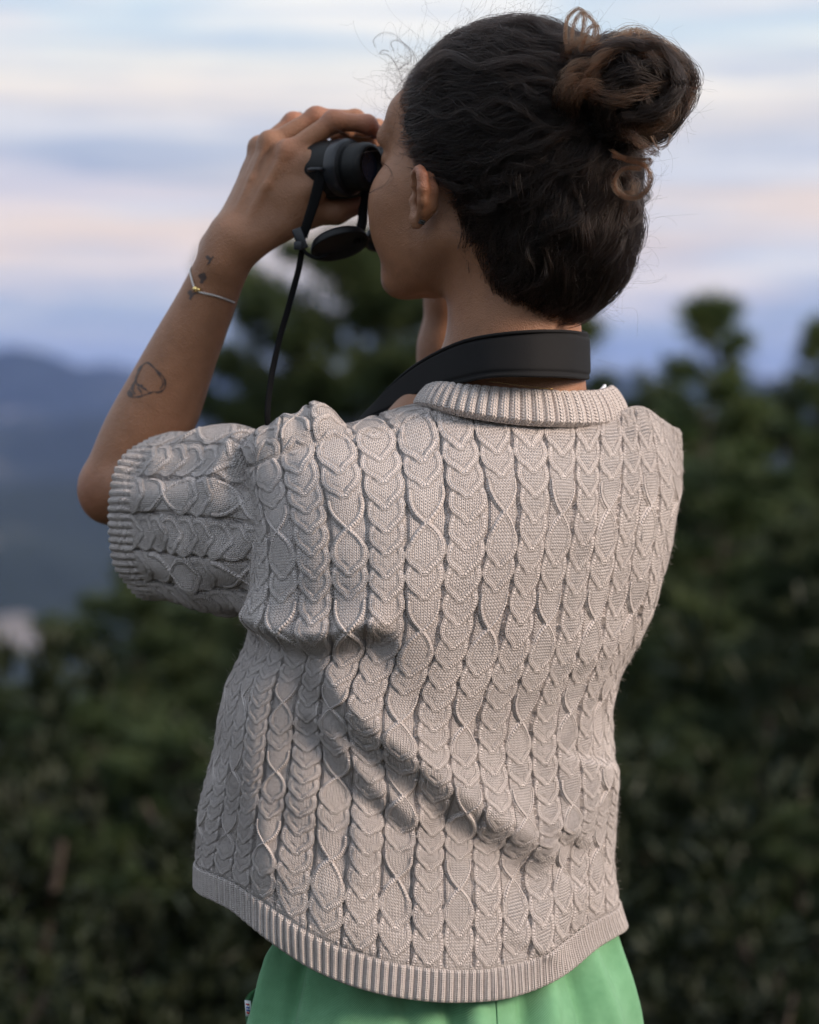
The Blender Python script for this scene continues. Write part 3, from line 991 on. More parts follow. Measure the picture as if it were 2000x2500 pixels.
def torso_net():
    vs = sorted(LEVELS)
    net = np.zeros((len(vs), len(CN), 3))
    for li, v in enumerate(vs):
        L = LEVELS[v]
        xc, hw = (L['xl'] + L['xr']) / 2, (L['xr'] - L['xl']) / 2
        c = np.array(L['c'], float)
        phi = np.arcsin(np.clip((np.array(L['px']) - xc) / hw, -.985, .985))
        py = np.array(L['py'], float); D = np.array(L['D'])
        # extend round the sides
        step = 0.215
        kl = max(0.06, min(step, (phi[1] - phi[0]) / (c[1] - c[0])))
        ce, pe, ye, de = [], [], [], []
        for k in range(1, 14):
            ce.append(c[0] - k); pe.append(phi[0] - step * k); ye.append(py[0] + (py[0] - py[1]) / (c[1] - c[0]) * (1 - math.exp(-k / 1.5)) * 0.9); de.append(D[0])
        c = np.concatenate([ce[::-1], c]); phi = np.concatenate([pe[::-1], phi]); py = np.concatenate([ye[::-1], py]); D = np.concatenate([de[::-1], D])
        ce, pe, ye, de = [], [], [], []
        for k in range(1, 14):
            ce.append(c[-1] + k); pe.append(phi[-1] + step * k); ye.append(py[-1] + (py[-1] - py[-2]) / (c[-1] - c[-2]) * (1 - math.exp(-k / 1.5)) * 0.9); de.append(D[-1])
        c = np.concatenate([c, ce]); phi = np.concatenate([phi, pe]); py = np.concatenate([py, ye]); D = np.concatenate([D, de])
        ph = np.interp(CN, c, phi); yy = np.interp(CN, c, py); dd = np.interp(CN, c, D)
        off = L['oc'] + L['s'] * np.sin(ph) - dd * np.cos(ph)
        net[li] = W(xc + hw * np.sin(ph), yy, off)
        # keep the far side level in height
        far = np.abs(ph) > 1.35
        if far.any():
            for sgn in (-1, 1):
                m = (ph * sgn) > 1.35
                ref = np.argmin(np.abs(ph * sgn - 1.30))
                net[li, m, 2] = net[li, m, 2] * 0 + net[li, ref, 2]
    # smooth across columns a little so the measured columns flow
    sm = net.copy()
    sm[:, 1:-1] = net[:, 1:-1] * .5 + (net[:, 2:] + net[:, :-2]) * .25
    w = np.where((CN > -2) & (CN < 13), 0.45, 1.0)[None, :, None]
    net = net * (1 - w) + sm * w
    return np.array(vs), net
TV, TNET = torso_net()
def torso_at(c, v):
    A = hermite(v, TV, TNET)                  # (nv, ncol, 3)
    return hermite(c, CN.astype(float), np.moveaxis(A, 1, 0))      # (nc, nv, 3)

def poly_signed(px, py, line):
    """signed distance (px) to a polyline, positive below/right of it, and the parameter along it"""
    d = np.full(px.shape, 1e9); t0 = np.zeros(px.shape); s0 = np.zeros(px.shape)
    n = len(line) - 1
    for i in range(n):
        a = np.array(line[i], float); ba = np.array(line[i + 1], float) - a
        t = np.clip(((px - a[0]) * ba[0] + (py - a[1]) * ba[1]) / (ba @ ba), 0, 1)
        dx = px - a[0] - t * ba[0]; dy = py - a[1] - t * ba[1]
        dd = np.hypot(dx, dy); m = dd < d
        d = np.where(m, dd, d); t0 = np.where(m, (i + t) / n, t0)
        s0 = np.where(m, np.sign(ba[0] * dy - ba[1] * dx), s0)
    return d * s0, t0

FOLDS = [  # line, lift above (mm), width above (px), depth below (mm), width below (px)
    ([(560, 1500), (600, 1530), (680, 1564), (740, 1580), (820, 1572), (900, 1552), (980, 1540)], 13, 75, 13, 95, 36),
    ([(690, 1585), (770, 1672), (844, 1758), (932, 1832), (1016, 1902), (1101, 1966), (1176, 2018), (1247, 2058), (1317, 2104), (1372, 2140)], 12, 100, 9, 130, 46),
    ([(740, 1730), (775, 1778), (849, 1880), (914, 1945), (974, 1990), (1040, 2050)], 8.0, 60, 6, 80, 34),
    ([(1455, 1845), (1440, 1905), (1418, 1980), (1375, 2065)], -7, 65, -8, 70, 40),
    ([(1408, 2140), (1372, 2200), (1325, 2270), (1290, 2335)], -4, 55, -5, 65, 40),
    ([(640, 1560), (614, 1730), (612, 1920), (642, 2040), (700, 2190)], -6, 45, -6, 55, 30),
    ([(1010, 2060), (1000, 2160), (1010, 2290)], 2.5, 40, 2.5, 40, 30),
    ([(870, 1900), (852, 2040), (860, 2180)], 2.5, 45, 2.5, 45, 30),
]
def fold_disp(px, py):
    out = np.zeros(px.shape)
    for line, up, wu, dn, wd, sharp in FOLDS:
        s, t = poly_signed(px, py, line)
        along = smooth01(t, 0.0, 0.16) * (1 - smooth01(t, 0.86, 1.0))
        a = np.where(s < 0, up * np.exp(-(s / wu)**2), -dn * np.exp(-(s / wd)**2))
        # soft step in place of the jump on the line
        k = np.clip((s + sharp) / (2 * sharp), 0, 1); k = k * k * (3 - 2 * k)
        a2 = (1 - k) * up * np.exp(-(np.minimum(s, 0) / wu)**2) - k * dn * np.exp(-(np.maximum(s, 0) / wd)**2)
        if up < 0:                               # a ridge instead of a step
            a2 = -up * np.exp(-(s / np.where(s < 0, wu, wd))**2)
            if dn > 0: a2 = -a2
        out += a2 * along
    return out * 1e-3

def torso_surface(c, v, band=False):
    P = torso_at(c, v)
    px, py, off = PIX(P)
    N = grid_normals(P)
    # point outward: away from the body axis
    ctr = W(1110, 1600, .06)
    o = ((P - ctr) * N)[..., :2].sum(-1)
    if (o * 1.0).mean() < 0: N = -N
    face = smooth01(-(N @ (FWD)), -0.15, 0.35)
    big = fold_disp(px, py) * face
    wob = vnoise(P * 17.0, 3) * 0.0035 + vnoise(P * 38.0, 5) * 0.0015
    P = P + N * (big + wob)[..., None]
    N = grid_normals(P)
    o = ((P - ctr) * N)[..., :2].sum(-1)
    if o.mean() < 0: N = -N
    return P, N

def build_torso():
    c = np.concatenate([np.linspace(-12, -5.5, 60, endpoint=False), np.linspace(-5.5, 15, int(20.5 * 44) + 1), np.linspace(15, 21, 56)[1:]])
    v = np.linspace(-.75, 4.9, 600)
    P, N = torso_surface(c, v)
    Cg, Vg = np.meshgrid(c, v, indexing='ij')
    # columns wander as hand-worn knit does
    px, py, _ = PIX(P)
    q3 = np.stack([Cg * .55, Vg * 1.6, 0 * Cg], -1)
    cw = Cg + .035 * vnoise(q3, 51)
    h, st = knit(cw, Vg * 87.0 + 2.2 * vnoise(q3 * 1.7 + 9, 52), 0)
    h = h * (1 + .28 * vnoise(q3 * 2.1 + 4, 53))
    edge = smooth01(Vg, -.75, -.70) * (1 - smooth01(Vg, 4.84, 4.9))
    P = P + N * (h * edge)[..., None]
    return mesh_np('sweater', P.reshape(-1, 3), grid_faces(len(c), len(v)), M_KNIT, None, True, {'stitch': st.reshape(-1, 2)})
sweater = child(build_torso())

def sub(o):
    o.parent = sweater
    o.matrix_parent_inverse = sweater.matrix_world.inverted() @ Matrix.Translation((0, 0, 0))
    return o

def rib_h(u):
    s = np.abs(np.sin(np.pi * u))
    return 3.6e-3 * s**0.6 - 1.9e-3

def build_hem():
    c = np.concatenate([np.linspace(-12, -5.5, 150, endpoint=False), np.linspace(-5.5, 15, 1100), np.linspace(15, 21, 140)[1:]])
    v = np.linspace(-1.07, -.745, 34)
    P, N = torso_surface(c, v)
    Cg, Vg = np.meshgrid(c, v, indexing='ij')
    arcu = np.concatenate([[0], np.cumsum(np.linalg.norm(np.diff(P[:, 8], axis=0), axis=1))])
    u = np.broadcast_to((arcu / .0068)[:, None], Cg.shape)
    t = (Vg + 1.07) / .325
    h = rib_h(u) + 0.0012
    h = h * (0.4 + 0.6 * smooth01(t, 0, .08)) * (1 - .5 * smooth01(t, .9, 1))
    P1 = P + N * h[..., None]
    # turned under edge and lining
    back = P1[:, :1] - N[:, :1] * 0.004 + np.array([0, 0, -.0005])
    inn = P[:, :12][:, ::1] - N[:, :12] * 0.0065
    A = np.concatenate([inn[:, ::-1], back, P1], 1)
    nv = A.shape[1]
    st = np.stack([np.broadcast_to((arcu / .0034)[:, None], (len(c), nv)), np.broadcast_to(np.arange(nv)[None] * .45, (len(c), nv))], -1)
    o = mesh_np('hem_band', A.reshape(-1, 3), grid_faces(len(c), nv), M_KNIT, None, True, {'stitch': st.reshape(-1, 2)})
    return sub(o)
build_hem()

# --- stray fibres standing off the yarn
def build_fuzz(n=15000):
    me = sweater.data
    co = np.empty(len(me.vertices) * 3, np.float32); me.vertices.foreach_get('co', co)
    no = np.empty(len(me.vertices) * 3, np.float32); me.vertices.foreach_get('normal', no)
    co = co.reshape(-1, 3); no = no.reshape(-1, 3)
    nv = 600
    r = np.random.default_rng(77)
    i = r.integers(60 * nv, (60 + 900) * nv, n)
    p, nn = co[i].astype(float), no[i].astype(float)
    ctr = W(1110, 1600, .06)
    fl = ((p - ctr) * nn)[:, :2].sum(1) < 0
    nn[fl] *= -1
    d = nn * r.uniform(.2, .9, (n, 1)) + r.normal(size=(n, 3)) * .6
    d /= np.linalg.norm(d, axis=1, keepdims=True)
    L_ = r.uniform(.0010, .0034, (n, 1))
    b = r.normal(size=(n, 3)) * .5
    z = np.linspace(0, 1, 5)
    S = p[:, None] + (d * L_)[:, None] * z[None, :, None] + (b * L_)[:, None] * (z**2)[None, :, None]
    cu = bpy.data.hair_curves.new('yarn_fuzz')
    cu.add_curves([5] * n)
    cu.attributes['position'].data.foreach_set('vector', S.astype(np.float32).ravel())
    a = cu.attributes.get('radius') or cu.attributes.new('radius', 'FLOAT', 'POINT')
    a.data.foreach_set('value', np.full(n * 5, .000032, np.float32))
    cu.materials.append(M_FIBRE)
    o = bpy.data.objects.new('yarn_fuzz', cu)
    COL.objects.link(o)
    o['kind'] = 'stuff'
    sub(o)
M_FIBRE = mat_plain('yarn_fibre', (0.72, 0.66, 0.63), 0.9)
build_fuzz()

# --- front of the shoulders: cloth coming over the shoulder from the front, bunched on the left
def build_yoke(name, cs, top, amp, cols, relief=1.0):
    """cs: column range of the back seam; top: (px, py, off) ridge line sampled along it"""
    nc, nt = cols, 180
    c = np.linspace(cs[0], cs[1], nc)
    seam = torso_surface(c, np.linspace(4.7, 4.9, 8))[0][:, -1]
    q = np.linspace(0, 1, nc)
    ridge = hermite(q, np.linspace(0, 1, len(top)), np.array([W(*p) for p in top])) if top else seam + np.array([.004, .030, -.004])
    front = ridge + np.array([-.035, .085, -.11])
    mid = ridge + np.array([-.012, .035, -.022])
    s0 = seam * 1.0
    ctrl = np.stack([s0, s0 * .55 + ridge * .45 + np.array([0, -.006, .002]), ridge, mid, front], 0)
    t = np.linspace(0, 1, nt)
    P = np.moveaxis(hermite(t, [0, .18, .36, .6, 1.0], ctrl), 0, 1)
    N = grid_normals(P)
    if (N[..., 2].mean()) < 0: N = -N
    T, Q = np.meshgrid(t, q, indexing='xy')
    w = amp(Q, T) * smooth01(T, 0.02, .2)
    P = P + N * w[..., None]
    N = grid_normals(P)
    if (N[..., 2].mean()) < 0: N = -N
    Cg = np.broadcast_to(c[:, None], (nc, nt))
    arc = np.concatenate([[0], np.cumsum(np.linalg.norm(np.diff(P[nc // 2], axis=0), axis=1))]) * 1e3
    vm = np.broadcast_to(arc[None], (nc, nt))
    h, st = knit(Cg, -vm + 40, 1)
    P = P + N * (relief * h * smooth01(T, .01, .06) - .001 * (1 - smooth01(T, .0, .05)))[..., None]
    o = mesh_np(name, P.reshape(-1, 3), grid_faces(nc, nt), M_KNIT, None, True, {'stitch': st.reshape(-1, 2)})
    return sub(o)
def amp_left(q, t):
    b = 0
    for q0, w, a in ((.12, .08, .008), (.27, .075, .011), (.44, .085, .014), (.60, .05, -.003), (.76, .09, .003)):
        b = b + a * np.exp(-((q - q0) / w)**2)
    return b * np.exp(-((t - .36) / .30)**2) - .003
build_yoke('shoulder', (-1.6, 4.6), [(585, 1090, .0), (640, 1062, .0), (690, 1042, .0), (740, 1022, .002), (800, 1012, .005), (860, 1022, .010), (930, 1012, .012), (1000, 985, .012), (1060, 968, .005)], amp_left, 273)
build_yoke('shoulder', (10.2, 14.0), None, lambda q, t: -0.003 - .004 * t + 0 * q, 150, .12)

# --- sleeves
def build_sleeve(name, path, rz, rh, seed, cuff=True, wr=1.0, ns=240, na=13 * 44):
    """path: list of (px,py,off) axis; rz/rh vertical and horizontal radii along it"""
    pts = np.array([W(*p) for p in path])
    k = np.linspace(0, 1, len(pts))
    s = np.linspace(0, 1, ns)
    A = hermite(s, k, pts)
    R1 = hermite(s, np.linspace(0, 1, len(rz)), np.array(rz)); R2 = hermite(s, np.linspace(0, 1, len(rh)), np.array(rh))
    t = np.gradient(A, axis=0); t /= np.linalg.norm(t, axis=1, keepdims=True)
    hz = np.cross(t, [0, 0, 1.0]); hz /= np.linalg.norm(hz, axis=1, keepdims=True)
    up = np.cross(hz, t)
    a = np.linspace(0, 2 * np.pi, na, endpoint=False)
    sup = 1 + 0.05 * np.cos(2 * a)[:, None] 
    P = A[None] + (np.cos(a)[:, None] * R1[None] * sup)[..., None] * up[None] + (np.sin(a)[:, None] * R2[None] * sup)[..., None] * hz[None]
    N = grid_normals(P, True)
    if ((P - A[None]) * N).sum(-1).mean() < 0: N = -N
    Ag, Sg = np.meshgrid(a, s, indexing='ij')
    # drape: slow creases running round and along the arm
    wr_ = wr * (0.006 * vnoise(np.stack([np.cos(Ag) * 1.6, np.sin(Ag) * 1.6, Sg * 5.0 + seed], -1), seed) + 0.004 * vnoise(np.stack([np.cos(Ag) * 3, np.sin(Ag) * 3, Sg * 9.0], -1), seed + 1))
    P = P + N * wr_[..., None]
    if cuff:
        P = P + N * (0.010 * wr * np.exp(-((Sg - .42) / .05)**2) * np.exp(-(np.angle(np.exp(1j * (Ag - 5.6))) / .6)**2) - 0.009 * wr * np.exp(-((Sg - .30) / .06)**2) * np.exp(-(np.angle(np.exp(1j * (Ag - 5.5))) / .8)**2))[..., None]
    N = grid_normals(P, True)
    if ((P - A[None]) * N).sum(-1).mean() < 0: N = -N
    arc = np.concatenate([[0], np.cumsum(np.linalg.norm(np.diff(A, axis=0), axis=1))]) * 1e3
    body_end = arc[-1] - 24.0
    Cg = Ag / (2 * np.pi) * 13
    h, st = knit(Cg, np.broadcast_to((arc * 1.15 + 30)[None], Ag.shape) , 1)
    hr = rib_h(Ag / (2 * np.pi) * 13 * 4.6)
    inrib = smooth01(np.broadcast_to(arc[None], Ag.shape), body_end - 1.5, body_end + 0.5)
    h = h * (1 - inrib) + (hr - .0005) * inrib
    P1 = P + N * h[..., None]
    m = 24
    lin = P[:, -m:][:, ::-1] - N[:, -m:][:, ::-1] * 0.006
    full = np.concatenate([P1, lin], 1)
    stf = np.concatenate([st, st[:, -m:][:, ::-1]], 1)
    o = mesh_np(name, full.reshape(-1, 3), grid_faces(na, full.shape[1], True), M_KNIT, None, True, {'stitch': stf.reshape(-1, 2)})
    return sub(o)
build_sleeve('sleeve', [(800, 1306, -.008), (700, 1294, .018), (590, 1276, .050), (480, 1270, .080), (384, 1266, .105)],
             [.064, .071, .073, .071, .066], [.052, .060, .066, .068, .066], 11)
build_sleeve('sleeve', [(1400, 1290, .040), (1462, 1310, .10), (1440, 1315, .18), (1340, 1300, .25), (1230, 1290, .29)],
             [.078, .078, .074, .068, .064], [.056, .058, .060, .062, .062], 23, True, 1.0, 110, 13 * 16)

# --- ribbed collar
def build_collar():
    na, nt = 60 * 14, 26
    ph = np.linspace(-np.pi, np.pi, na, endpoint=False)
    # bottom loop (neckline seam) and top loop, as functions of the angle round the neck (0 = nape)
    def loop(xc, hw, oc, s, D, yk):
        yy = np.interp(ph, np.radians([-180, -120, -90, -60, -30, 0, 30, 60, 90, 120, 180]), yk)
        for _ in range(500):
            yy = (np.roll(yy, 1) + np.roll(yy, -1) + yy) / 3
        return W(xc + hw * np.sin(ph), yy, oc + s * np.sin(ph) - D * np.cos(ph))
    B = loop(1272, 259, .040, .034, .0845, [1120, 1040, 988, 992, 1016, 1036, 1043, 1040, 1006, 1040, 1120])
    T = loop(1272, 222, .040, .028, .073, [1050, 980, 940, 932, 942, 952, 957, 956, 940, 956, 1050])
    t = np.linspace(0, 1, nt)
    P = B[:, None] * (1 - t)[None, :, None] + T[:, None] * t[None, :, None]
    ctr = W(1272, 985, .040)
    rad = P - ctr; rad[..., 2] *= 0.2
    rad /= np.linalg.norm(rad, axis=-1, keepdims=True)
    P = P + rad * (0.0022 * np.sin(np.pi * t) * 1.0)[None, :, None]
    N = grid_normals(P, True)
    if (N * rad).sum(-1).mean() < 0: N = -N
    Pg, Tg = np.meshgrid(ph, t, indexing='ij')
    h = 1.25 * rib_h(Pg / (2 * np.pi) * 56) * (0.35 + .65 * smooth01(Tg, 0, .12)) * (1 - .55 * smooth01(Tg, .85, 1))
    h = h - 0.0065 * np.exp(-(Tg / .07)**2) + 0.0006
    P1 = P + N * h[..., None]
    lin = (P - N * 0.0045)[:, ::-1][:, :22]
    edge = (P1[:, -1:] + lin[:, :1]) / 2 + np.array([0, 0, .0022])
    full = np.concatenate([P1, edge, lin], 1)
    n2 = full.shape[1]
    st = np.stack([np.broadcast_to((ph / (2 * np.pi) * 120)[:, None], (na, n2)), np.broadcast_to(np.arange(n2)[None] * .45, (na, n2))], -1)
    o = mesh_np('collar', full.reshape(-1, 3), grid_faces(na, n2, True), M_KNIT, None, True, {'stitch': st.reshape(-1, 2)})
    sub(o)
    # white undershirt neckline just inside
    U = loop(1272, 208, .040, .026, .066, [1075, 1000, 960, 955, 985, 1000, 1000, 962, 932, 965, 1075])
    U2 = U + np.array([0, 0, -.03])
    n = np.linspace(0, 1, 6)
    G = U[:, None] * (1 - n)[None, :, None] + U2[:, None] * n[None, :, None]
    r = G - ctr; r[..., 2] = 0
    r /= np.linalg.norm(r, axis=-1, keepdims=True)
    G2 = np.concatenate([G[:, ::-1], (G - r * .0025)], 1)
    child(mesh_np('undershirt', G2.reshape(-1, 3), grid_faces(na, G2.shape[1], True), M_WHITE, None, True))
build_collar()
# ---------------------------------------------------------------- trousers and shoes
def build_trousers():
    # waist to hip as one loop, then two legs to the ground
    HCt = W(1085, 2480, .055)
    na = 220
    ph = np.linspace(-np.pi, np.pi, na, endpoint=False)
    rows = [(2150, 1085, 385, .090), (2260, 1086, 410, .094), (2350, 1084, 440, .103), (2430, 1082, 470, .122), (2500, 1082, 486, .132), (2600, 1080, 500, .142), (2760, 1078, 505, .142), (2900, 1078, 500, .138)]
    z = [W(r[1], r[0], .055) for r in rows]
    pts = []
    for (py, xc, hw, D), c in zip(rows, z):
        off = .055 + .042 * np.sin(ph) - D * np.cos(ph)
        q = W(xc + hw * np.sin(ph), py, off)
        q[:, 2] = c[2]
        pts.append(q)
    pts = np.array(pts)
    t = np.linspace(0, 1, 110)
    P = np.moveaxis(hermite(t, np.linspace(0, 1, len(rows)), pts), 0, 1)
    N = grid_normals(P, True)
    ctr = HCt
    if ((P - ctr) * N)[..., :2].sum(-1).mean() < 0: N = -N
    A, T = np.meshgrid(ph, t, indexing='ij')
    # gathered folds falling from the waistband
    fr = 0
    for a0, w, h, sl in ((-1.25, .09, .008, .25), (-.98, .07, -.006, .2), (-.55, .10, .003, -.3), (-.20, .05, -.004, .25), (.04, .05, -.007, .12), (.17, .08, .007, .10), (.45, .05, -.006, -.1), (.60, .07, .006, -.15), (.80, .05, -.005, .2), (1.0, .08, .005, .2), (1.35, .08, .004, .1)):
        fr = fr + h * np.exp(-((A - a0 - sl * (T - .35)) / w)**2)
    fr = 1.5 * fr * smooth01(T, .05, .22) * (1 - .5 * smooth01(T, .5, 1)) + .0025 * vnoise(P * 26, 9)
    P = P + N * fr[..., None]
    parts = [(P.reshape(-1, 3), [grid_faces(na, len(t), True)])]
    for s in (-1, 1):
        hip = HCt + np.array([s * .075 * .82, s * .075 * .57, -.13])
        foot = np.array([HCt[0] + s * .095 * .82, HCt[1] + s * .095 * .57, .06])
        kk = np.linspace(0, 1, 40)[:, None]
        path = hip * (1 - kk) + foot * kk + np.array([-.02, .02, 0]) * np.sin(np.pi * kk)
        rad = np.interp(kk[:, 0], [0, .15, .5, 1], [.098, .100, .085, .088]) + .003 * np.sin(kk[:, 0] * 40)
        parts.append(tube_np(path, rad, 40))
    v, f = join_np(parts)
    o = child(mesh_np('trousers', v, f, M_TWILL, None, True))
    # back pocket edge with a small woven tag, on the left hip
    def subp(q):
        q.parent = o
        q.matrix_parent_inverse = Matrix.Translation((0, 0, 0))
        return q
    path = [W(622, 2412, .015), W(606, 2425, .012), W(599, 2440, .014), W(600, 2475, .016), W(603, 2510, .018), W(606, 2560, .02)]
    k = np.linspace(0, 1, 30)
    C = hermite(k, np.linspace(0, 1, len(path)), np.array(path))
    deep = C + np.array([.030, .035, 0.0])
    g = np.linspace(0, 1, 8)
    G = C[:, None] * (1 - g)[None, :, None] + deep[:, None] * g[None, :, None]
    G2 = np.concatenate([G[:, ::-1] + np.array([0, -.004, 0]), G + np.array([.002, .001, 0])], 1)
    subp(mesh_np('pocket', G2.reshape(-1, 3), grid_faces(30, 16), M_TWILL, None, True))
    c0 = W(601, 2461, .011)
    ex = (W(612, 2463, .010) - c0); ex /= np.linalg.norm(ex)
    ez = (c0 - W(603, 2490, .012)); ez /= np.linalg.norm(ez)
    ey = np.cross(ez, ex)
    R = np.stack([ex, ey, ez], 1)
    lab = subp(mesh_np('pocket_label', *box_np(c0 + ex * .002, (.0052, .0012, .0135), R), M_WHITE, None, False))
    lab['label'] = 'white woven tag with red and blue marks'
    for zz, mt in ((.0036, M_RED), (.0010, M_BLUE), (-.0014, M_BLUE), (-.0036, M_RED)):
        v, f = box_np(c0 + ex * .002 - ey * .0008 + ez * zz, (.0030, .0006, .0014), R)
        # (a sub-part may hold no further pieces, so the stitched marks ride with the trousers)
        subp(mesh_np('label_mark', v, f, mt, None, False))
    # seam down the seat
    sp = []
    for tt in np.linspace(.25, .75, 30):
        i = int(tt * (len(t) - 1)); j = int((0.30 + np.pi) / (2 * np.pi) * na)
        sp.append(P[j, i] + N[j, i] * .0006)
    v, f = tube_np(np.array(sp), .0011, 6)
    subp(mesh_np('seam', v, f, M_TWILL, None, True))
    for s in (-1, 1):
        c = np.array([HCt[0] + s * .095 * .82, HCt[1] + s * .095 * .57, 0])
        fwd = np.array([-.57, .82, 0])
        prof = []
        for y, w, h in ((-.075, .030, .055), (-.06, .036, .075), (0, .038, .085), (.06, .042, .065), (.12, .046, .045), (.16, .038, .034), (.178, .015, .02)):
            a = np.linspace(0, 2 * np.pi, 20, endpoint=False)
            rt = np.array([.82, .57, 0])
            zz = np.maximum(0, .5 + .5 * np.sin(a)) * h
            prof.append(c + fwd * y + np.cos(a)[:, None] * w * rt + zz[:, None] * np.array([0, 0, 1.0]))
        G = np.moveaxis(np.array(prof), 0, 1)
        v = G.reshape(-1, 3)
        f = grid_faces(20, 7, True)
        cap0 = np.stack([np.arange(20) * 7, (np.arange(20) + 1) % 20 * 7, np.full(20, len(v))], 1)
        cap1 = np.stack([np.arange(20) * 7 + 6, (np.arange(20) + 1) % 20 * 7 + 6, np.full(20, len(v) + 1)], 1)
        v = np.vstack([v, G[:, 0].mean(0), G[:, -1].mean(0)])
        child(mesh_np('shoe', v, [f, cap0, cap1], M_SHOE, None, True))
M_RED = mat_plain('red_thread', (0.45, 0.04, 0.05), 0.8)
M_BLUE = mat_plain('blue_thread', (0.05, 0.09, 0.35), 0.8)
M_SHOE = mat_plain('brown_leather_shoe', (0.10, 0.06, 0.035), 0.6)
build_trousers()

# ---------------------------------------------------------------- binoculars
binos = empty('binoculars', tuple(BH(0, .17, -.03)))
tag(binos, 'black binoculars on a padded neck strap, held up to the eyes', 'binoculars')
bpy.context.view_layer.update()
def bpart(o, par=None):
    o.parent = par or binos
    if par is None:
        o.matrix_parent_inverse = Matrix.Translation(-binos.location)
    else:
        o.matrix_parent_inverse = Matrix.Translation((0, 0, 0))
    return o

def build_binos():
    for s in (-1, 1):
        M = (BROT, BH(s * .032, .098, .005))
        bar = [(.0190, .020), (.0225, .022), (.0238, .028), (.0240, .046), (.0238, .062), (.0225, .066), (.0235, .069), (.0255, .076), (.0262, .094), (.0262, .108), (.0253, .110), (.0232, .110), (.0225, .105)]
        o = bpart(mesh_np('barrel', *lathe_np(bar, 56, M), M_RUBBER, None, True))
        cup = [(.0135, .004), (.0150, -.001), (.0180, .000), (.0200, .003), (.0205, .007), (.0200, .012), (.0205, .014), (.0205, .017), (.0195, .0185), (.0195, .0215)]
        bpart(mesh_np('eyecup', *lathe_np(cup, 48, M), M_RUBBER, None, True))
        ring = [(.0196, .0215), (.0243, .0225), (.0247, .025), (.0247, .031), (.0241, .033)]
        bpart(mesh_np('ring', *lathe_np(ring, 56, M), M_GLOSSB, None, True))
        for yy, nm in ((.004, 'eyepiece_lens'), (.106, 'objective_lens')):
            r = .0138 if yy < .05 else .0226
            prof = [(0.0001, yy + (.001 if yy < .05 else -.001)), (r * .6, yy + .0006 * (1 if yy < .05 else -1)), (r, yy)]
            bpart(mesh_np(nm, *lathe_np(prof, 32, M), M_GLASS, None, True))
        # strap lug
        c = BH(s * .0560, .138, .002)
        a = np.linspace(0, np.pi, 14)
        path = c[None] + np.outer(np.cos(a) * .0065, BF) + np.outer(np.sin(a) * .006 * s, HR)
        bpart(mesh_np('strap_lug', *tube_np(path, .0018, 8), M_GLOSSB, None, True))
    br = mesh_np('bridge', *box_np(BH(0, .150, .010), (.034, .050, .020), BROT), M_RUBBER, None, True)
    bevel(br, .004); bpart(br)
    br2 = mesh_np('bridge', *box_np(BH(0, .186, .008), (.030, .020, .016), BROT), M_RUBBER, None, True)
    bevel(br2, .004); bpart(br2)
    M = (BROT, BH(0, .118, .016))
    wheel = [(.0001, 0.0), (.010, 0), (.0115, .0015), (.0115, .022), (.010, .0235), (.0001, .0235)]
    w = bpart(mesh_np('focus_wheel', *lathe_np(wheel, 36, M), M_GLOSSB, None, True))
build_binos()

def strap_ribbon(name, rows, thick, mat, n=160, nw=14, parent=None, pip=None):
    """rows: list of (top xyz, bottom xyz); a band with thickness and rounded edges"""
    T = np.array([r[0] for r in rows]); B = np.array([r[1] for r in rows])
    k = np.linspace(0, 1, len(rows)); s = np.linspace(0, 1, n)
    T = hermite(s, k, T); B = hermite(s, k, B)
    w = np.linspace(0, 1, nw)
    G = T[:, None] * (1 - w)[None, :, None] + B[:, None] * w[None, :, None]
    N = grid_normals(G)
    if (N @ FWD).mean() > 0: N = -N
    prof = thick * .5 * np.sqrt(np.clip(1 - np.abs(2 * w - 1)**6, 0.02, 1))
    if pip is not None:
        prof = prof - pip * np.exp(-((w - .10) / .03)**2) - pip * np.exp(-((w - .90) / .03)**2)
    A = G + N * prof[None, :, None]; C = G - N * prof[None, :, None]
    L = np.concatenate([A, C[:, ::-1]], 1)
    nv = L.shape[1]
    L = np.moveaxis(L, 1, 0)
    f = grid_faces(nv, n, True)
    # closed ends
    return bpart(mesh_np(name, L.reshape(-1, 3), f, mat, None, True), parent)

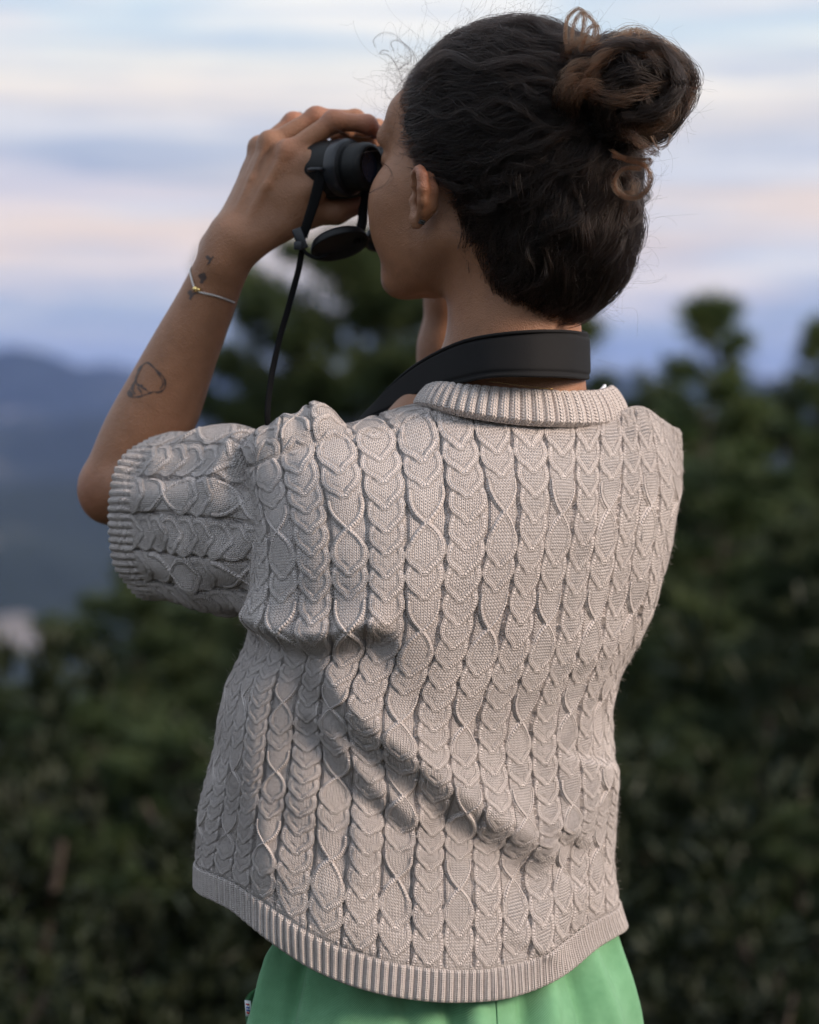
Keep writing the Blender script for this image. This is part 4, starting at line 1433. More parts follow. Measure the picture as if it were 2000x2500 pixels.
def build_straps():
    rows = [(1385, 802, 918, .095), (1418, 806, 922, .070), (1432, 811, 926, .040), (1424, 811, 926, .006), (1380, 806, 922, -.030), (1300, 806, 920, -.050), (1205, 815, 921, -.046), (1130, 831, 934, -.028),
            (1062, 861, 954, .000), (1002, 899, 982, .030), (952, 944, 1004, .056), (905, 996, 1022, .080), (872, 1032, 1046, .10)]
    pad = strap_ribbon('neck_pad', [(W(x, a, o + .004), W(x + 2, b, o - .006)) for x, a, b, o in rows], .0058, M_NEO, 160, 40, None, .0011)
    # stitched piping near both edges
    for e in (.03, .97):
        P = []
        for x, a, b, o in rows[1:-1]:
            P.append(W(x + 2 * e, a * (1 - e) + b * e, o + .004 - .010 * e - .0028))
        C = hermite(np.linspace(0, 1, 140), np.linspace(0, 1, len(P)), np.array(P))
        bpart(mesh_np('piping', *tube_np(C, .0015, 8), M_NEO, None, True), pad)
    # thin webbing: lug -> slider -> hanging loop in front of the shoulder -> up to the pad's end
    def web(name, pts, wid, twist, thick=.0016):
        P = np.array([W(*p) for p in pts])
        k = np.linspace(0, 1, len(P)); s = np.linspace(0, 1, 120)
        C = hermite(s, k, P)
        tw = np.interp(s, k, twist); wd = np.interp(s, k, wid)
        t = np.gradient(C, axis=0); t /= np.linalg.norm(t, axis=1, keepdims=True)
        side = np.cross(t, FWD); side /= np.linalg.norm(side, axis=1, keepdims=True)
        nrm = np.cross(side, t)
        d = side * np.cos(tw)[:, None] + nrm * np.sin(tw)[:, None]
        rows = [(C[i] + d[i] * wd[i] / 2, C[i] - d[i] * wd[i] / 2) for i in range(0, 120, 6)]
        return strap_ribbon(name, rows, thick, M_WEB, 160, 8)
    lug = (775, 425)
    web('strap', [(790, 408, .066), (781, 440, .062), (768, 490, .062), (752, 540, .062), (737, 585, .062)], [.0098, .0098, .0092, .0086, .0080], [.2, .3, .3, .4, .4])
    web('strap', [(741, 560, .063), (733, 640, .064), (706, 745, .060), (682, 830, .055), (664, 915, .048), (655, 985, .044), (655, 1040, .046), (668, 1095, .07), (720, 1120, .13), (800, 1090, .15), (850, 1052, .125), (880, 1032, .10)],
        [.0062, .0062, .0060, .0056, .0054, .0052, .0052, .006, .008, .008, .008, .008], [.7, .7, .6, .5, .5, .4, .4, .3, .3, .3, .3, .2])
    web('strap', [(1040, 440, .20), (1120, 600, .20), (1200, 800, .17), (1330, 900, .13), (1385, 860, .095)], [.009] * 5, [.3] * 5)
    sl = mesh_np('strap_slider', *box_np(W(733, 583, .060), (.0085, .0060, .0185), np.stack([np.array([.94, 0, .34]), np.array([0, 1.0, 0]), np.array([-.34, 0, .94])], 1)), M_GLOSSB, None, True)
    bevel(sl, .0012); bpart(sl)
    sl2 = mesh_np('strap_slider', *box_np(W(728, 600, .058), (.0070, .0085, .0070)), M_GLOSSB, None, True)
    bevel(sl2, .0010); bpart(sl2)
    # eyepiece cover: two shallow cups on a bridge, hanging from the strap
    ax = np.array([-.26, .36, .89]); ax /= np.linalg.norm(ax)
    ex = np.cross(ax, [0, 1.0, 0.1]); ex /= np.linalg.norm(ex)
    R = np.stack([ex, ax, np.cross(ex, ax)], 1)
    prof = [(.0001, .0), (.020, .000), (.0222, -.001), (.0232, -.0055), (.0250, -.0062), (.0252, -.0045), (.0245, -.0012), (.0225, .0022), (.0100, .0032), (.0001, .0034)]
    for c in (W(826, 588, .072), W(956, 566, .110)):
        bpart(mesh_np('eyepiece_cover', *lathe_np(prof, 48, (R, c)), M_RUBBER, None, True))
    P = np.array([W(735, 600, .060), W(748, 618, .060), W(775, 630, .062), W(800, 622, .066)])
    bpart(mesh_np('cover_cord', *tube_np(hermite(np.linspace(0, 1, 24), np.linspace(0, 1, 4), P), .0017, 8), M_WEB, None, True))
    P = np.array([W(868, 590, .080), W(884, 545, .088), W(888, 500, .10), W(894, 470, .11)])
    bpart(mesh_np('cover_cord', *tube_np(hermite(np.linspace(0, 1, 24), np.linspace(0, 1, 4), P), .0042, 8), M_WEB, None, True))
build_straps()

# ---------------------------------------------------------------- bracelet, ring, necklace, ear cuff
def surf_loop(traced, back, lift):
    P = []
    for x, y in traced:
        q, n = on_skin(x, y, lift)
        if q is not None: P.append(q)
    return P
def build_jewellery():
    tr = [(466, 662), (470, 682), (476, 702), (486, 712), (500, 716), (520, 720), (540, 726), (556, 732), (568, 737)]
    P = surf_loop(tr, None, .0009)
    a, b = P[0], P[-1]
    mid = (a + b) / 2 + np.array([0.004, .030, .006])
    loop = np.array([a + np.array([.001, .006, .004])] + P + [b + np.array([0, .010, 0]), b * .6 + mid * .4 + np.array([.006, .008, 0]), mid, a * .6 + mid * .4 + np.array([-.004, .006, .004]), a + np.array([.001, .006, .004])])
    C = hermite(np.linspace(0, 1, 140), np.linspace(0, 1, len(loop)), loop)
    br = empty('bracelet', tuple(P[3]))
    tag(br, 'thin silver cord bracelet with a gold bead round the raised wrist', 'bracelet')
    bpy.context.view_layer.update()
    def bp(o):
        o.parent = br; o.matrix_parent_inverse = Matrix.Translation(-br.location); return o
    bp(mesh_np('cord', *tube_np(C, .00085, 8, False), M_SILVER, None, True))
    q, n = on_skin(480, 706, .0018)
    v, f = lathe_np([(.0001, -.0024), (.0016, -.0020), (.0025, -.0006), (.0025, .0006), (.0016, .0020), (.0001, .0024)], 14, (np.eye(3), q))
    v2, f2 = lathe_np([(.0001, -.0018), (.0013, -.0014), (.0019, 0), (.0013, .0014), (.0001, .0018)], 14, (np.eye(3), q + np.array([.0028, -.0005, -.0006])))
    bp(mesh_np('bead', *join_np([(v, f), (v2, f2)]), M_GOLD, None, True))
    # ring on the ring finger
    c = W(734, 298, .1362); t = W(800, 292, .15) - W(716, 300, .132); t /= np.linalg.norm(t)
    u = np.cross(t, [0, 0, 1.0]); u /= np.linalg.norm(u); w = np.cross(t, u)
    aa = np.linspace(0, 2 * np.pi, 40)
    ring = mesh_np('ring', *tube_np(c + np.outer(np.cos(aa), u) * .0086 + np.outer(np.sin(aa), w) * .0086, .0008, 6, False), M_SILVER, None, True)
    tag(ring, 'thin plain ring on the raised hand holding the binoculars', 'ring')
    # necklace lying on the nape below the strap
    tr = [(1195, 932), (1215, 934), (1250, 939), (1290, 944), (1320, 948), (1350, 950)]
    P = surf_loop(tr, None, .0007)
    if len(P) > 3:
        P = np.array(P)
        C = hermite(np.linspace(0, 1, 60), np.linspace(0, 1, len(P)), P)
        n = mesh_np('necklace', *tube_np(C, .0002, 6, False), M_GOLD, None, True)
        tag(n, 'fine gold necklace chain on the nape between strap and collar', 'necklace')
    # small dark cuff on the ear rim
    q, n = on_skin(1030, 541, .0006)
    if q is not None:
        ex = np.array([.86, .2, -.3]); ex /= np.linalg.norm(ex)
        ez = np.cross(ex, n); ez /= np.linalg.norm(ez); ey = np.cross(ez, ex)
        R = np.stack([ex, ey, ez], 1)
        v, f = join_np([box_np(q + ez * .0011, (.0052, .0014, .0013), R), box_np(q - ez * .0011, (.0052, .0014, .0013), R)])
        o = mesh_np('ear_cuff', v, f, M_STEEL, None, True)
        tag(o, 'tiny dull metal cuff of two bars clipped to the ear', 'earring')
build_jewellery()
# ---------------------------------------------------------------- hair
def ell_sd(p, c, r):
    q = p - np.asarray(c)
    r = np.asarray(r)
    k0 = np.linalg.norm(q / r, axis=-1); k1 = np.linalg.norm(q / r**2, axis=-1) + 1e-9
    return k0 * (k0 - 1) / k1
def hair_sd(p):
    a = ell_sd(p, (0, -.018, .030), (.081, .103, .093))
    b = ell_sd(p, (.004, -.062, -.042), (.067, .069, .084))
    k = .03
    h = np.clip(.5 + .5 * (b - a) / k, 0, 1)
    return b * (1 - h) + a * h - k * h * (1 - h)
def hair_grad(p):
    e = 1e-4
    g = np.stack([hair_sd(p + np.eye(3)[i] * e) - hair_sd(p - np.eye(3)[i] * e) for i in range(3)], -1)
    return g / (np.linalg.norm(g, axis=-1, keepdims=True) + 1e-9)
ZY = [-.14, -.05, -.022, -.004, .000, .003, .020, .027, .038, .050, .062, .073, .086, .12]
ZZ = [-.130, -.126, -.116, -.090, -.040, .000, .000, -.020, -.014, -.002, .020, .048, .072, .12]
def in_hair(p, soft=0.0):
    return p[..., 2] > np.interp(p[..., 1], ZY, ZZ) + soft
ANCH = np.array([.002, -.109, .046])
BUNC = np.array([-.012, -.134, .071])

def to_surface(d, c=np.array([0, -.03, .0]), lvl=0.0):
    lo = np.zeros(len(d)); hi = np.full(len(d), .25)
    for _ in range(30):
        m = (lo + hi) / 2
        s = hair_sd(c + d * m[:, None]) - lvl
        lo = np.where(s < 0, m, lo); hi = np.where(s < 0, hi, m)
    return c + d * ((lo + hi) / 2)[:, None]

def rand_dirs(n):
    v = RNG.normal(size=(n, 3))
    return v / np.linalg.norm(v, axis=1, keepdims=True)

def march(P, npts, target, lvl0=-.001):
    """follow the head from root to the knot"""
    out = [P]
    D = np.linalg.norm(P - target, axis=1)
    step = D * 1.16 / (npts - 1)
    for i in range(npts - 1):
        g = hair_grad(P)
        d = target - P
        d = d - g * (d * g).sum(1, keepdims=True) * np.clip(np.linalg.norm(d, axis=1, keepdims=True) / .05, .0, 1)
        d /= np.linalg.norm(d, axis=1, keepdims=True) + 1e-9
        rem = np.linalg.norm(target - P, axis=1)
        P = P + d * np.minimum(step, rem)[:, None]
        s = hair_sd(P)
        P = P - hair_grad(P) * ((s - lvl0) * np.clip(rem / .03, 0, 1))[:, None]
        out.append(P)
    return np.stack(out, 1)

def curves_obj(name, strands, radius, mat, parent):
    """strands: list of (k, n, 3) arrays in world space, radius: list of scalar or (n,)"""
    sizes = []; pos = []; rad = []
    for S, r in zip(strands, radius):
        k, n = S.shape[:2]
        sizes += [n] * k
        pos.append(S.reshape(-1, 3))
        rad.append(np.broadcast_to(np.asarray(r, float).reshape(1, -1) if np.ndim(r) else np.full((1, 1), r), (k, n)).reshape(-1))
    pos = np.concatenate(pos).astype(np.float32); rad = np.concatenate(rad).astype(np.float32)
    cu = bpy.data.hair_curves.new(name)
    cu.add_curves(sizes)
    cu.attributes['position'].data.foreach_set('vector', pos.ravel())
    a = cu.attributes.get('radius') or cu.attributes.new('radius', 'FLOAT', 'POINT')
    a.data.foreach_set('value', rad)
    cu.materials.append(mat)
    o = bpy.data.objects.new(name, cu)
    COL.objects.link(o)
    if parent is not None:
        o.parent = parent
        o.matrix_parent_inverse = Matrix.Translation((0, 0, 0))
    return o

def toW(p):
    return HC + p @ HROT.T

def build_hair():
    # under-layer: the mass the strands lie on
    nt, npz = 150, 240
    th = np.linspace(0.001, np.pi - .001, nt); ph = np.linspace(0, 2 * np.pi, npz, endpoint=False)
    TH, PH = np.meshgrid(th, ph, indexing='ij')
    d = np.stack([np.sin(TH) * np.cos(PH), np.sin(TH) * np.sin(PH), np.cos(TH)], -1).reshape(-1, 3)
    p = to_surface(d, lvl=-.0035)
    g = hair_grad(p)
    lump = vnoise(p * 90, 4) * .0012
    p = p + g * lump[:, None]
    keep = in_hair(p, .003 + .004 * vnoise(p * 110, 8))
    f = grid_faces(nt, npz)
    j = np.arange(nt - 1)
    wrapf = np.stack([j * npz + npz - 1, (j + 1) * npz + npz - 1, (j + 1) * npz, j * npz], 1)
    f = np.concatenate([f, wrapf])
    f = f[keep[f].all(1)]
    used = np.unique(f); remap = np.full(len(p), -1); remap[used] = np.arange(len(used))
    hair = child(mesh_np('hair', toW(p[used]), remap[f], M_SCALP, None, True))
    hair['label'] = 'dark brown curly hair pinned up in a messy bun'

    # combed strands
    NS, NP, NG = 17000, 30, 330
    def roots(n):
        d = rand_dirs(n * 4)
        q = to_surface(d, lvl=-.002)
        q = q[in_hair(q, .005 * vnoise(q * 160, 2))]
        return q[:n]
    G0 = roots(NG); NG = len(G0)
    # more roots near the hairline, where strands begin
    R0 = roots(NS)
    edge = R0[:, 2] - np.interp(R0[:, 1], ZY, ZZ)
    R1 = R0[edge < .022][: NS // 3] + RNG.normal(size=(len(R0[edge < .022][: NS // 3]), 3)) * .001
    R = np.concatenate([R0, R1]); NS = len(R)
    tgt = lambda n: ANCH + RNG.normal(size=(n, 3)) * np.array([.009, .006, .012])
    Gp = march(G0, NP, tgt(NG))
    s = np.linspace(0, 1, NP)
    gn = hair_grad(Gp.reshape(-1, 3)).reshape(Gp.shape)
    tg = np.gradient(Gp, axis=1); L = np.linalg.norm(tg, axis=-1, keepdims=True); tgn = tg / (L + 1e-9)
    lat = np.cross(gn, tgn)
    leng = L.sum(1)                                  # (NG,1)
    phs = RNG.uniform(0, 6.28, (NG, 1)); wl = RNG.uniform(.034, .070, (NG, 1)); am = RNG.uniform(.0016, .0058, (NG, 1))
    low = (Gp[:, :, 2] < .0)
    env = np.sin(np.pi * np.clip(s, 0.0, 1))[None] ** .6
    wave = am * np.sin(phs + 6.283 * s[None] * leng / wl) * env
    wave2 = am * .8 * np.sin(phs * 2.1 + 6.283 * s[None] * leng / wl) * env
    lift = RNG.uniform(-.001, .0052, (NG, 1)) * env
    Gw = Gp + lat * (wave * np.where(low, 1.5, .9))[..., None] + gn * (lift + wave2 * np.where(low, .75, .35))[..., None]
    Sp = march(R, NP, tgt(NS))
    # nearest guide by root
    gi = np.empty(NS, int)
    for a in range(0, NS, 2000):
        gi[a:a + 2000] = np.argmin(((R[a:a + 2000, None] - G0[None]) ** 2).sum(-1), 1)
    w = (0.08 + .46 * smooth01(s, 0, .6))[None, :, None]
    wv = (Gw - Gp)[gi]
    Sx = Sp * (1 - w) + Gp[gi] * w + wv
    rnd = RNG.normal(size=(NS, 1, 3)) * .0011
    fz = np.stack([vnoise(np.stack([np.broadcast_to(np.arange(NS)[:, None] * 3.7, (NS, NP)), np.broadcast_to(s[None] * 5, (NS, NP)), np.full((NS, NP), 3.1 * k)], -1), 5 + k) for k in range(3)], -1)
    Sx = Sx + rnd * 1.3 + fz * .0022
    gnS = hair_grad(Sx.reshape(-1, 3)).reshape(Sx.shape)
    sd = hair_sd(Sx.reshape(-1, 3)).reshape(NS, NP)
    Sx = Sx + gnS * np.clip(-.0022 - sd, 0, .01)[..., None]
    Sx[:, 0] = R - hair_grad(R) * .002
    curves_obj('strands', [toW(Sx)], [np.interp(s, [0, .1, .8, 1], [.00007, .00014, .00014, .00009])], M_HAIR, hair)

    # bun: locks wound round the knot
    def lock(path, n, r, fr=.0010, taper=True, np_=30):
        """path (k,3) local; n strands in a flattened bundle"""
        k = np.linspace(0, 1, len(path)); q = np.linspace(0, 1, np_)
        C = hermite(q, k, np.asarray(path))
        t = np.gradient(C, axis=0); t /= np.linalg.norm(t, axis=1, keepdims=True) + 1e-9
        u = np.cross(t, [.3, .2, .9]); u /= np.linalg.norm(u, axis=1, keepdims=True) + 1e-9
        v = np.cross(t, u)
        a = RNG.uniform(0, 6.283, (n, 1)); rr = r * np.sqrt(RNG.uniform(0, 1, (n, 1)))
        tw = RNG.uniform(1, 4) * RNG.choice([-1, 1])
        ev = (0.55 + .45 * np.sin(np.pi * q))[None] if not taper else np.interp(q, [0, .15, .75, 1], [.6, 1, .9, .35])[None]
        A = a + tw * q[None]
        S = C[None] + (np.cos(A) * rr * ev)[..., None] * u[None] + (np.sin(A) * rr * .6 * ev)[..., None] * v[None]
        nz = np.stack([vnoise(np.stack([np.broadcast_to(np.arange(n)[:, None] * 5.3 + r * 9e3, (n, np_)), np.broadcast_to(q[None] * 6, (n, np_)), np.full((n, np_), k_ * 2.7 + path[0][0] * 999)], -1), 31 + k_) for k_ in range(3)], -1)
        return S + nz * fr
    dark, tips = [], []
    camdir = np.array([-(HR[1]), -(HF[1]), 0.0]); camdir = np.array([(-np.array([0, 1.0, 0])) @ HR, (-np.array([0, 1.0, 0])) @ HF, 0.0])
    side = np.array([HR[0], HF[0], 0.0])                    # picture-right in head axes
    up = np.array([0, 0, 1.0])
    for i in range(95):
        ax = camdir * RNG.uniform(.5, 1.2) + side * RNG.normal() * .55 + up * RNG.normal() * .45
        ax /= np.linalg.norm(ax)
        e1 = np.cross(ax, up); e1 /= np.linalg.norm(e1); e2 = np.cross(e1, ax)
        R_ = RNG.uniform(.017, .041)
        h = RNG.uniform(-.75, .75) * math.sqrt(max(0, .042**2 - R_**2)) * 1.3
        a0 = RNG.uniform(0, 6.283); span = RNG.uniform(2.0, 4.2) * RNG.choice([-1, 1], p=[.25, .75])
        aa = a0 + span * np.linspace(0, 1, 9)
        wob = 1 + .08 * np.sin(np.linspace(0, 9, 9) + a0)
        P_ = BUNC + RNG.normal(size=3) * .0045 + ax * h + np.outer(np.cos(aa) * R_ * wob, e1) + np.outer(np.sin(aa) * R_ * wob * .96, e2)
        (tips if (R_ > .033 and RNG.random() < .42) else dark).append(lock(P_, 110, RNG.uniform(.006, .0115), .0046))
    # strands gathered at the knot, curving from the head into the bun
    for i in range(60):
        a = RNG.uniform(0, 6.283)
        st = ANCH + np.array([math.cos(a) * .028, .014, math.sin(a) * .034])
        md = ANCH + np.array([math.cos(a) * .016, -.012, math.sin(a) * .018])
        en = BUNC + rand_dirs(1)[0] * .034
        dark.append(lock([st, (st + md) / 2 + np.array([0, -.006, 0]), md, (md + en) / 2 + rand_dirs(1)[0] * .010, en], 60, .0055, .0022))
    def pxl(pts, y0, dive=0.0):
        """photo-traced lock at head depth y0 (metres from lens plane)"""
        m_ = len(pts) - 1
        return [HL(W(850 + x / 1.917, y / 1.917, y0 + dive * (abs(2 * i_ / m_ - 1))**3)) for i_, (x, y) in enumerate(pts)]
    loose = [
        ([(1030, 250), (1018, 150), (1035, 75), (1082, 42), (1106, 75), (1098, 150), (1080, 215)], -.05, 22, .0022),
        ([(1040, 230), (1060, 110), (1100, 60), (1140, 90), (1158, 130), (1140, 190)], -.06, 20, .0024),
        ([(1090, 240), (1125, 140), (1160, 120), (1168, 160), (1150, 230), (1120, 260)], -.07, 18, .0022),
        ([(1005, 330), (1030, 230), (1090, 190), (1150, 215), (1165, 270), (1120, 330)], -.08, 34, .0036),
        ([(1060, 330), (1100, 250), (1170, 220), (1230, 250), (1245, 300), (1200, 350)], -.085, 34, .0036),
        ([(1170, 240), (1210, 195), (1265, 195), (1298, 190), (1275, 245), (1235, 270)], -.07, 16, .0018),
        ([(1300, 270), (1335, 205), (1395, 190), (1450, 225), (1480, 300)], -.09, 30, .0030),
        ([(1340, 230), (1360, 190), (1358, 160), (1350, 130)], -.08, 8, .0008),
        ([(985, 470), (1010, 380), (1060, 310), (1130, 300), (1170, 350)], -.09, 40, .0044),
        ([(1000, 560), (985, 470), (1010, 400), (1070, 370), (1110, 420), (1120, 520)], -.095, 44, .0050),
        ([(1060, 600), (1050, 500), (1090, 420), (1150, 400), (1190, 450), (1190, 560)], -.10, 44, .0050),
        ([(1240, 730), (1300, 750), (1380, 770), (1415, 830), (1390, 900), (1325, 928), (1262, 895), (1250, 840), (1290, 790), (1370, 790)], -.085, 34, .0026),
        ([(1230, 700), (1290, 735), (1370, 745), (1415, 745), (1408, 770), (1370, 775)], -.08, 18, .0016),
        ([(1255, 760), (1248, 850), (1275, 905), (1330, 900), (1345, 850), (1310, 815)], -.08, 24, .0022),
        ([(1420, 640), (1450, 690), (1490, 680), (1512, 640), (1500, 625)], -.085, 10, .0012),
        ([(1290, 560), (1330, 640), (1400, 690), (1440, 720)], -.11, 30, .0040),
    ]
    for li_, (pts, y0, n, r) in enumerate(loose):
        if li_ in (0, 1, 2, 5, 7, 11, 12, 14):
            tips.append(lock(pxl(pts, y0 - .012), int(n * 1.5), r * 1.05, .0018, False, 44))
            continue
        tips.append(lock(pxl(pts, y0, .035), int(n * 1.6), r * 1.5, .0040, True, 40))
    # escaped locks lying loosely over the combed hair
    pick = RNG.permutation(NG)[:120]
    for gidx in pick:
        q0 = int(RNG.integers(0, 9)); q1 = int(RNG.integers(17, NP - 1))
        path = Gp[gidx, q0:q1] + (Gw[gidx] - Gp[gidx])[q0:q1] * 1.15 + gn[gidx, q0:q1] * (.0015 + .0045 * np.sin(np.linspace(0, np.pi, q1 - q0)))[:, None] * RNG.uniform(.3, 1.3)
        (tips if RNG.random() < .22 and G0[gidx, 2] < .03 and G0[gidx, 1] < -.06 else dark).append(lock(path, int(RNG.integers(12, 34)), RNG.uniform(.0025, .0060), .0040))
    # curl loops low on the back of the head and at the nape
    nape = []
    for i in range(0):
        x = RNG.uniform(1080, 1400); y = np.interp(x, [1080, 1130, 1200, 1300, 1400], [560, 690, 790, 800, 770]) + RNG.normal() * 14
        o0 = np.interp(x, [1080, 1200, 1300, 1420], [-.02, -.046, -.052, -.03])
        dx = RNG.normal() * 18; cw = RNG.uniform(4, 12); L_ = RNG.uniform(20, 48)
        pts = [HL(W(x + dx * q - 8 + cw * math.sin(5 * q + i), y - 30 + L_ * q, o0 - .010 - .006 * math.sin(4 * q))) for q in np.linspace(0, 1, 9)]
        nape.append(lock(pts, int(RNG.integers(3, 9)), .0011, .0016, True, 26))
    # temple and forehead curls
    fore = []
    trac = [
        ([(268, 430), (255, 380), (235, 325), (205, 275), (180, 255), (150, 250), (165, 235), (190, 240)], .05, 7, .0006),
        ([(238, 322), (265, 305), (292, 285), (290, 240), (262, 205), (225, 190), (200, 200), (215, 240)], .05, 6, .0007),
        ([(300, 305), (270, 300), (240, 318)], .05, 4, .0005),
        ([(330, 300), (300, 240), (260, 200), (215, 160), (160, 155), (120, 185), (130, 220)], .05, 5, .0016),
        ([(150, 760), (190, 790), (205, 830), (175, 870), (130, 890), (95, 905)], .0, 9, .0026),
    ]
    for pts, y0, n, r in trac:
        fore.append(lock(pxl(pts, y0), n, r, .0010, True, 36))
    curves_obj('bun', [toW(x) for x in dark], [.00014] * len(dark), M_HAIR, hair)
    curves_obj('brown_curls', [toW(x) for x in tips], [.00010] * len(tips), M_HAIR_TIP, hair)
    curves_obj('nape_and_temple_curls', [toW(x) for x in nape + fore], [.00005] * len(nape) + [.00005] * len(fore), M_HAIR, hair)
    # flyaways
    n = 3600
    q = roots(n); n = len(q)
    nb = 420
    qb = BUNC + rand_dirs(nb) * .040
    g = np.concatenate([hair_grad(q), (qb - BUNC) / .04]); q = np.concatenate([q, qb]); n = len(q)
    # a frizzy tuft at the forehead, blown forward
    m = 160
    qf = np.stack([HL(W(RNG.uniform(965, 1030), RNG.uniform(110, 330), RNG.uniform(.02, .09))) for _ in range(m)])
    gf = np.stack([HL(HC + np.array([-1.0, 0, RNG.normal() * .6])) for _ in range(m)])
    q = np.concatenate([q, qf]); g = np.concatenate([g, gf / np.linalg.norm(gf, axis=1, keepdims=True)]); n = len(q)
    ln = np.minimum(RNG.gamma(2.2, .0055, (n, 1)) + .005, .030)
    ln[-m:] = RNG.uniform(.008, .026, (m, 1))
    ln[-m - nb:-m] = RNG.gamma(2.0, .005, (nb, 1)) + .004
    tgd = ANCH - q; tgd -= g * (tgd * g).sum(1, keepdims=True); tgd /= np.linalg.norm(tgd, axis=1, keepdims=True) + 1e-9
    tgd = tgd + RNG.normal(size=(n, 3)) * .7
    k = 18; z = np.linspace(0, 1, k)
    out = RNG.uniform(.05, .55, (n, 1))
    out[-m:] = .9
    S = q[:, None] + (tgd * ln)[:, None] * z[None, :, None] + (g * out * ln)[:, None] * (z**1.1)[None, :, None]
    a1 = RNG.normal(size=(n, 1, 3)); fq = RNG.uniform(3, 11, (n, 1, 1)); ph_ = RNG.uniform(0, 6.28, (n, 1, 3))
    amp_ = np.full((n, 1, 1), .30); amp_[-m:] = .45; amp_[-m - nb:-m] = .3
    S = S + (ln[:, None] * amp_) * a1 * np.sin(fq * z[None, :, None] + ph_) * z[None, :, None]
    keepf = in_hair(q, -.02)
    keepf[-m:] = True; keepf[-m - nb:] = True
    curves_obj('flyaway_hair', [toW(S[keepf])], [np.interp(z, [0, 1], [.00007, .00004])], M_HAIR_TIP if False else M_HAIR, hair)
build_hair()
# ---------------------------------------------------------------- the land
def ground_z(x, y):
    x = np.asarray(x, float); y = np.asarray(y, float)
    r = np.hypot(x, y)
    th = np.degrees(np.arctan2(x, y))               # 0 straight ahead, positive right
    ahead = np.clip(y * .9 + np.abs(x) * .15 - 1.2, 0, None)
    z = -.50 * ahead
    z = np.where(z < -60, -60 - (1 - np.exp((z + 60) / 110)) * 110, z)
    z = z + np.clip(-y - 3, 0, 200) * .12
    z = z + .12 * np.clip(r - 2.5, 0, 3) / 3 * vnoise(np.stack([x * .8, y * .8, 0 * x], -1), 2)
    w = smooth01(r, 250, 900)
    z = z + w * (22 * vnoise(np.stack([x / 420, y / 420, 0 * x], -1), 4) + 12 * vnoise(np.stack([x / 170, y / 170, 0 * x], -1), 6))
    fold = 1 + .18 * vnoise(np.stack([x / 600, y / 600, 0 * x + 3], -1), 7)
    def ridge(r0, wd, top):
        return (top + 168) * np.exp(-((r - r0 * fold) / wd)**2)
    # three ranges, one behind the other
    t3 = np.interp(th, [-180, -30, -9.5, -6.0, -3.5, 0, 6, 12, 40, 180], [60, 130, 112, 62, 40, 40, 35, 50, 90, 60])
    t2 = np.interp(th, [-180, -30, -9.5, -7.5, -4.2, 0, 8, 30, 180], [-60, -90, -70, -48, -26, -16, -24, -10, -60])
    t1 = np.interp(th, [-180, -30, -9.5, -7, -3, 4, 30, 180], [-110, -95, -92, -98, -84, -70, -90, -110])
    n3 = 26 * vnoise(np.stack([th * .55, r / 900, 0 * x], -1), 8) + 10 * vnoise(np.stack([th * 1.7, r / 500, 0 * x], -1), 9)
    z = z + w * np.maximum(np.maximum(ridge(8200, 1500, t3 + n3), ridge(4700, 900, t2 + .5 * n3)), ridge(2500, 480, t1 + .3 * n3))
    return z

def mat_ground():
    m, t, b = new_mat('hillside')
    L = t.links.new
    tc = node(t, 'ShaderNodeTexCoord')
    n1 = node(t, 'ShaderNodeTexNoise', i_Scale=1.6, i_Detail=8.0, i_Roughness=0.65)
    L(tc.outputs['Object'], n1.inputs['Vector'])
    r1 = ramp(t, [(0.35, (0.018, 0.022, 0.011)), (0.55, (0.030, 0.028, 0.016)), (0.72, (0.055, 0.044, 0.028))], 'LINEAR')
    L(n1.outputs['Fac'], r1.inputs[0])
    # woods and pale clearings far off
    n2 = node(t, 'ShaderNodeTexNoise', i_Scale=0.0042, i_Detail=6.0, i_Roughness=0.6)
    L(tc.outputs['Object'], n2.inputs['Vector'])
    r2 = ramp(t, [(0.36, (0.010, 0.016, 0.017)), (0.62, (0.022, 0.031, 0.030)), (0.69, (0.30, 0.27, 0.24)), (0.78, (0.42, 0.38, 0.36))], 'LINEAR')
    L(n2.outputs['Fac'], r2.inputs[0])
    ln = node(t, 'ShaderNodeVectorMath', operation='LENGTH')
    L(tc.outputs['Object'], ln.inputs[0])
    mr = node(t, 'ShaderNodeMapRange')
    mr.inputs['From Min'].default_value = 80
    mr.inputs['From Max'].default_value = 300
    L(ln.outputs['Value'], mr.inputs['Value'])
    mx = node(t, 'ShaderNodeMix', data_type='RGBA')
    L(mr.outputs[0], mx.inputs['Factor']); L(r1.outputs[0], mx.inputs['A']); L(r2.outputs[0], mx.inputs['B'])
    L(mx.outputs['Result'], b.inputs['Base Color'])
    b.inputs['Roughness'].default_value = 1.0
    b.inputs['Specular IOR Level'].default_value = 0.1
    return m

def build_ground():
    nr, na = 190, 320
    r = np.concatenate([[0.0], np.geomspace(.4, 14000, nr - 1)])
    # finer in the direction of the view, still all the way round
    a = np.concatenate([np.linspace(-180, -20, 50, endpoint=False), np.linspace(-20, 20, 220, endpoint=False), np.linspace(20, 180, 50, endpoint=False)])
    A, R = np.meshgrid(np.radians(a), r, indexing='ij')
    X, Y = np.sin(A) * R, np.cos(A) * R
    Z = ground_z(X, Y)
    P = np.stack([X, Y, Z], -1)
    o = mesh_np('ground', P.reshape(-1, 3), grid_faces(na, nr, True)[:, ::-1].copy(), mat_ground(), None, True)
    tag(o, kind='structure')
    return o
ground = build_ground()

